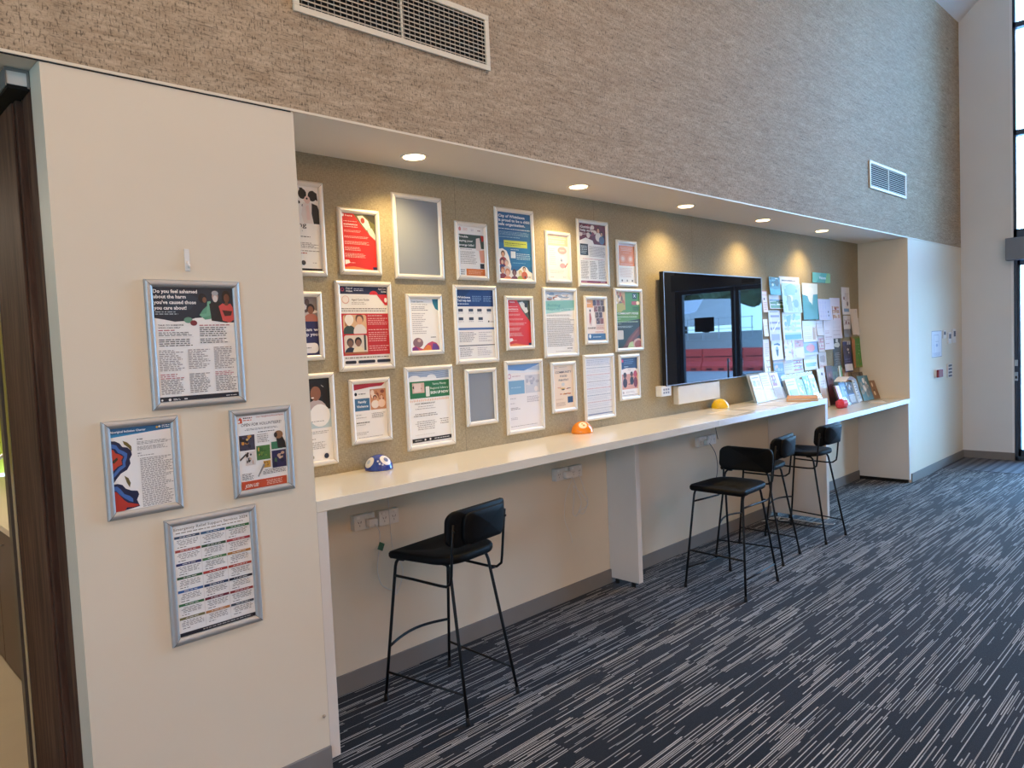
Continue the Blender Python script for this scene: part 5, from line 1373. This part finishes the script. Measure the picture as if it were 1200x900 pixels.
# ------------------------------------------------------------------ brochure stands
AC = bpy.data.materials.new('clear_acrylic'); AC.use_nodes = True
_b = AC.node_tree.nodes['Principled BSDF']
_b.inputs['Base Color'].default_value = (.8, .92, 1, 1); _b.inputs['Roughness'].default_value = .04; _b.inputs['Alpha'].default_value = .28
def stand(x0, x1, yf, z, h, label, pockets):
    """sloping clear stand; origin at its front foot"""
    o = empty('brochure_stand', (x0, yf, z), 0, label, 'brochure stand', 'brochure stands on the counters')
    lean = .30
    b = mb(AC)
    W = x1 - x0
    b.prism([(0, 0, .0005), (0, .10, .0005), (0, .103, .0035), (0, .004, .0035)], (W, 0, 0))
    b.prism([(0, .0, .004), (0, .003, .004), (0, h * lean + .003, h), (0, h * lean, h)], (W, 0, 0))
    b.prism([(0, -.022, .004), (0, -.019, .004), (0, -.019 + h * .42 * lean, h * .42), (0, -.022 + h * .42 * lean, h * .42)], (W, 0, 0))
    b.box(0, -.022, .0005, W, .003, .0035)
    b.build('holder', o)
    return o
def brochure(x, y, z, w_, h_, base, draw, label, lean=.30, rz=0.0, group='brochures in the stands', thick=.006):
    NP[0] += 1
    s_ = Sheet(w_, h_, base, thick, seed=80 + NP[0])
    for fn, *a in draw:
        if a and isinstance(a[-1], dict): getattr(s_, fn)(*a[:-1], **a[-1])
        else: getattr(s_, fn)(*a)
    o = s_.build('brochure')
    an = math.atan(lean)
    o.rotation_euler = (-an, 0, rz)
    o.location = (x, y + h_ / 2 * math.sin(an), z + h_ / 2 * math.cos(an) + .006)
    tag(o, label, 'brochure', group)
    return o
stand(5.55, 6.07, .335, HC, .235, 'long clear stand of white brochures on the counter below the screen corner', 3)
wt = lambda c_='#9aa4b4': [L(.12, .06, .85, .14, 1, '#5a6474', ragged=.2), ('photo', .1, .2, .42, .42, ['#a8b4c8', '#5a5c70', '#d8d0cc'], 5), ('photo', .55, .2, .88, .42, ['#c4a8a0', '#6a6c80', '#d8d0cc'], 5), L(.1, .48, .9, .9, 6, c_)]
brochure(5.65, .322, HC, .155, .225, '#e6e4e6', wt(), 'white brochure with two small photos, left pocket of the long clear stand')
brochure(5.815, .322, HC, .155, .235, '#e2dcd8', [L(.1, .08, .9, .5, 5, '#b8b4b8')], 'plain off-white brochure, middle pocket of the long clear stand')
brochure(5.98, .322, HC, .15, .225, '#dcd8dc', [('photo', .1, .08, .6, .5, ['#a8687c', '#c8c4d0', '#6a7490', '#e0dce0'], 8), L(.1, .55, .9, .9, 4, '#b0b0bc')], 'white brochure with a mauve photo, right pocket of the long clear stand')
stand(6.24, 6.88, .335, HD, .36, 'clear stand of blue and white brochures behind the end of the long counter', 4)
brochure(6.33, .405, HD, .18, .375, '#3f6ca8', [('rect', .3, .03, .95, .2, '#6f98cc'), L(.4, .06, .9, .16, 1, '#e4ecf4', ragged=0)], 'blue topped brochure at the left rear of the second stand', lean=.22)
brochure(6.36, .322, HD, .20, .33, '#dfe6ea', [L(.1, .05, .9, .2, 2, '#8ca4b4'), ('photo', .1, .3, .9, .95, PH['ice'], 10)], 'pale blue and white brochure at the left front of the second stand')
brochure(6.53, .322, HD, .13, .31, '#e4e4e6', [('photo', 0, 0, 1, .5, ['#8cc0c8', '#e4e8ea', '#4a5c6c', '#c8d4d4'], 8), ('rect', .1, .85, .9, .95, '#d88c74')], 'white brochure with an orange foot band in the second stand')
brochure(6.67, .322, HD, .11, .335, '#9cc8cc', [('photo', 0, 0, 1, .6, ['#4a9cac', '#d8e8ea', '#2c4c5c', '#8cc0c8'], 9), ('rect', .1, .74, .9, .95, '#1e1c22')], 'aqua brochure in the second stand')
brochure(6.80, .322, HD, .12, .34, '#e4e6ea', [('photo', 0, .1, 1, .5, ['#a8d0e0', '#5a6c84', '#e4e8ec'], 8), L(.1, .6, .9, .9, 5, '#9cb0c0')], 'white and sky brochure at the right of the second stand')
# loose brochures on the low counter
brochure(7.10, .395, HD, .16, .37, '#e8e6ea', [('el', .6, .14, .12, .04, '#4a5484'), L(.2, .3, .8, .5, 3, '#c8c8d0')], 'tall white brochure with a small navy mark, standing behind the red cloth', lean=.16)
brochure(7.16, .30, HD, .05, .22, '#22222a', [('rect', .2, .1, .8, .5, '#5a3a44')], 'slim black brochure beside the tall white one', lean=.3, rz=.5)
brochure(7.30, .41, HD, .15, .385, '#4a2430', [('photo', .1, .15, .9, .8, ['#6a2c38', '#2a1c22', '#a8605c'], 6)], 'dark maroon brochure standing in the back row', lean=.12)
brochure(7.47, .425, HD, .15, .375, '#2a3328', [('photo', .1, .15, .9, .8, ['#3c5038', '#1c2220', '#8a9c78'], 6)], 'dark green brochure standing in the back row', lean=.12)
brochure(7.61, .425, HD, .07, .37, '#dce4dc', [('rect', .55, 0, 1, 1, '#5c9c50')], 'white and leaf green brochure in the back row', lean=.12)
stand(7.20, 7.66, .31, HD, .20, 'clear stand of colourful brochures in the middle of the low counter', 3)
brochure(7.25, .300, HD, .09, .20, '#c46a8c', [('rect', .4, 0, 1, .6, '#e0c4d0'), L(.1, .7, .9, .9, 2, '#f0dce4')], 'pink brochure at the left of the middle stand')
brochure(7.37, .300, HD, .13, .225, '#6f9cd4', [('photo', .1, .1, .9, .6, ['#8cb4e0', '#e4ecf4', '#3c5c94'], 7)], 'bright blue brochure in the middle stand')
brochure(7.52, .300, HD, .15, .22, '#5470ac', [('photo', 0, 0, 1, .55, ['#26304c', '#6c84b4', '#c8d0dc', '#8c6c74'], 8), ('rect', .1, .6, .95, .95, '#e2e6f0')], 'blue brochure with a white lower half in the middle stand')
cur = Sheet(.26, .16, '#e8eaf0', .0006, bend=lambda p, s_: Vector((p.x, p.z * .7 + p.y, p.y * .2 + .042 * (1 - (p.x / .13) ** 2))), seed=99, sub=8).build('curled_sheet')
cur.location = (7.38, .33, 1.105)
tag(cur, 'white sheet curling over the top of the middle stand', 'sheet')
brochure(7.722, .31, HD, .10, .235, '#e6eaee', [L(.1, .1, .5, .9, 7, '#5c7898', ragged=0), ('photo', .5, .05, 1, .9, ['#a8c4dc', '#e4eaf0', '#4c6484'], 8)], 'pale blue brochure right of the middle stand')
brochure(7.885, .285, HD, .20, .26, '#7c8474', [('photo', 0, 0, 1, 1, ['#3c6c70', '#8c8474', '#c4b8a0', '#5c5c50', '#d8c8b4'], 16)], 'magazine with a teal and stone cover, leaning on the low counter', rz=-.15, thick=.01)
brochure(7.99, .37, HD, .19, .29, '#8c7c6c', [('photo', 0, 0, 1, 1, ['#6c5c4c', '#c8a890', '#e0d0bc', '#3c3c38'], 16)], 'brown toned magazine leaning behind the teal one', rz=-.2, lean=.28, thick=.01)
brochure(8.055, .28, HD, .15, .20, '#c4ac94', [('photo', 0, 0, 1, 1, ['#8c6c54', '#e0ccb4', '#5c4c40', '#c49c7c'], 12)], 'small tan magazine at the right end of the low counter', rz=-.35, lean=.4, thick=.008)
brochure(7.785, .45, HD, .11, .33, '#c89c84', [('photo', 0, 0, 1, .6, ['#d8b4a0', '#8c5c4c', '#e8d8cc'], 8)], 'salmon brochure standing in the back row', lean=.1)
# red cloth item, flat booklet, orange folder, loose sheets
bm = bmesh.new()
bmesh.ops.create_icosphere(bm, subdivisions=3, radius=1)
rnd = random.Random(4)
for v in bm.verts:
    n_ = 1 + .16 * math.sin(v.co.x * 7 + 1) * math.cos(v.co.y * 6) + .1 * math.sin(v.co.z * 9 + v.co.x * 5)
    v.co = Vector((v.co.x * .085 * n_, v.co.y * .05 * n_, max(-.036, v.co.z * .045 * n_)))
rc = mb(mat('red_gift', '#d83a4c', .45, noise=.25, nscale=40))
rc.smooth = True
rc.addbm(bm)
ro = rc.build('red_pouch')
ro.location = (7.08, .25, HD + .0365)
tag(ro, 'crumpled red and pink pouch lying at the left of the low counter', 'pouch')
bk = Sheet(.20, .14, '#e4d4c0', .006, seed=70)
bk.rect(.02, .02, .98, .98, '#e9dcc8'); bk.rect(0, 0, 1, .05, '#4a3a34')
bo = bk.build('booklet'); bo.location = (7.74, .17, HD + .0066); bo.rotation_euler = (-PI / 2, 0, .5)
tag(bo, 'thin booklet lying flat near the front of the low counter', 'booklet')
fo = empty('document_folder', (5.975, .135, HC + .0004), .42, 'orange document folder stacked flat at the end of the long counter', 'folder')
mb(mat('folder_orange', '#cf8f45', .5, noise=.06)).box(-.16, -.12, 0, .16, .12, .004, .001).box(-.155, -.115, .0205, .15, .118, .0235, .001).build('cover', fo)
mb(ink('#e6dccb')).box(-.15, -.115, .0045, .15, .112, .020).build('papers', fo)
for i, (x, y, r, t) in enumerate(((4.85, .17, .08, 'white sheet lying flat on the long counter below the screen, left one'), (5.22, .16, -.05, 'white sheet lying flat on the long counter below the screen, middle one'), (5.56, .15, .1, 'white sheet lying flat on the long counter in front of the clear stand'))):
    s_ = Sheet(.30, .21, '#ecdfc8', .0006, seed=60 + i); s_.lines(.1, .1, .9, .9, 9, '#cdbfa8')
    o = s_.build('paper_sheet'); o.location = (x, y, HC + .0011); o.rotation_euler = (-PI / 2, 0, r)
    tag(o, t, 'paper sheet')

# ------------------------------------------------------------------ bar stools
def make_stool():
    root = empty('bar_stool', (0, 0, 0))
    SZ = .672
    # seat: rounded trapezoid, slightly dished
    out = []
    pts = [(.198, .20), (-.198, .20), (-.18, -.175), (.18, -.175)]
    rad = [.035, .035, .13, .13]
    for i in range(4):
        p = Vector(pts[i]); a = (Vector(pts[i - 1]) - p).normalized(); b_ = (Vector(pts[(i + 1) % 4]) - p).normalized()
        for k_ in range(9):
            t = k_ / 8
            q = (1 - t) ** 2 * (p + a * rad[i]) + 2 * t * (1 - t) * p + t * t * (p + b_ * rad[i])
            out.append(q)
    n = len(out)
    b = mb(M['seat'])
    b.smooth = True
    rings = [(.90, 0), (.975, .001), (1.0, .010), (1.0, .024), (.98, .032), (.92, .035), (.6, .029), (.25, .025)]
    for sc, h in rings:
        for q in out:
            z = SZ + h + .012 * (max(0, (q.y - .10)) / .11) ** 2 * -1 * (1 if h > .0 else .8)
            b.v.append((q.x * sc, q.y * sc, z))
    for i in range(len(rings) - 1):
        for k_ in range(n):
            j = (k_ + 1) % n
            b.face([i * n + k_, i * n + j, (i + 1) * n + j, (i + 1) * n + k_])
    b.face([k_ for k_ in range(n)][::-1])
    b.face([(len(rings) - 1) * n + k_ for k_ in range(n)])
    b.build('seat', root)
    # curved backrest: rear shell and front pad
    def back(hw, z0, z1, off, th, rc_, name):
        o2 = rrect(2 * hw, z1 - z0, rc_, 8)
        def crv(x, y, z):
            t = (z - .72) / .2
            return (x, -.222 + .055 * (x / .19) ** 2 + y - .02 * t, z)
        bb = mb(M['seat'])
        bb.smooth = False
        # build as a grid clipped to the rounded outline by scaling rings
        rg = [(1.0, 0), (1.0, th), (.965, th + .003), (.7, th + .004), (.35, th + .004), (.02, th + .004)]
        fr = [(.965, -.002), (.7, -.003), (.35, -.003), (.02, -.003)]
        seq = [(s_, -y_) for s_, y_ in fr[::-1]] + [(s_, -y_) for s_, y_ in rg]
        # front (towards +y) rings first, then the rim, then rear
        m_ = len(o2)
        zc = (z0 + z1) / 2
        bb.smooth = True
        for s_, y_ in seq:
            for (x, z) in o2:
                bb.v.append(crv(x * s_, off + y_, zc + z * s_))
        for i in range(len(seq) - 1):
            for k_ in range(m_):
                j = (k_ + 1) % m_
                bb.face([i * m_ + k_, (i + 1) * m_ + k_, (i + 1) * m_ + j, i * m_ + j])
        return bb.build(name, root)
    back(.19, .755, .915, .012, .016, .045, 'backrest')
    pad = back(.135, .765, .905, -.0125, .010, .04, 'back_shell')
    # legs
    LT = .659
    tops = [(-.17, .165), (.17, .165), (-.125, -.125), (.125, -.125)]
    feet = [(-.213, .235), (.213, .235), (-.172, -.235), (.172, -.235)]
    lp = []
    for (tx, ty), (fx, fy) in zip(tops, feet):
        sy = -1 if ty > 0 else 1
        b = mb(M['black'])
        T_, F_ = Vector((tx, ty, LT)), Vector((fx, fy, .012))
        d_ = (T_ - F_).normalized()
        c0 = T_ - d_ * .03
        b.tube([F_, F_ * .5 + T_ * .5, c0, c0 + d_ * .018 + Vector((0, sy * .004, 0)), T_ + Vector((0, sy * .016, .004)), T_ + Vector((0, sy * .05, .006))], .0072, 10)
        o = b.build('leg', root)
        mb(M['rub']).tube([F_ + Vector((0, 0, -.011)), F_ + d_ * .022], [.0105, .0095], 12).build('foot_cap', o)
        lp.append((T_, F_))
    def at(i, z):
        T_, F_ = lp[i]
        t = (z - F_.z) / (T_.z - F_.z)
        return F_.lerp(T_, t)
    # arched footrest between the front legs
    a, c = at(0, .255), at(1, .255)
    mb(M['black']).tube([a.lerp(c, t / 10) + Vector((0, .035 * math.sin(PI * t / 10), .012 * math.sin(PI * t / 10))) for t in range(11)], .0065, 10).build('footrest', root)
    for i, j in ((0, 2), (1, 3)):
        mb(M['black']).tube([at(i, .135), at(j, .125)], .0055, 10).build('side_rail', root)
    # support tubes: under the seat sides, round the back legs and up to the backrest
    for sx_ in (-1, 1):
        p0 = at(0 if sx_ < 0 else 1, .585)
        p1 = at(2 if sx_ < 0 else 3, .585)
        xo = sx_ * .165
        pts = [p0, Vector((sx_ * .168, .06, .583)), Vector((xo, -.10, .580))]
        pts += [Vector((xo + sx_ * .004, -.145, .584)), Vector((xo + sx_ * .006, -.172, .605)), Vector((xo + sx_ * .006, -.178, .64)), Vector((xo + sx_ * .008, -.188, .74)), Vector((xo + sx_ * .008, -.203, .86))]
        mb(M['black']).tube(pts, .0062, 10).build('back_support', root)
        b = mb(M['black']); b.tube([Vector((p1.x, p1.y, .583)), Vector((xo, p1.y, .581))], .005, 8)
        b.build('brace', root)
    for sx_ in (-1, 1):
        mb(M['black']).lathe([(.006, 0), (.006, -.004), (.002, -.006)], (sx_ * .172, -.205, .83), 12, 'y').build('bolt', root)
    return root
st0 = make_stool()
spots = [(2.112, .085, 7, 'black bar stool alone under the near end of the long counter'),
         (4.265, -.155, 88, 'black bar stool turned sideways, nearest of the three at the far end'),
         (4.96, .03, 6, 'black bar stool behind the sideways one, middle of the far three'),
         (5.67, -.01, -2, 'black bar stool farthest away, in front of the far support panel')]
for i, (x, y, a, t) in enumerate(spots):
    o = st0 if i == 0 else copy_tree(st0)
    o.location = (x, y, .0)
    o.rotation_euler = (0, 0, math.radians(a))
    o.scale.z = (1.0, .945, .965, .975)[i]
    tag(o, t, 'bar stool', 'black bar stools at the counter')
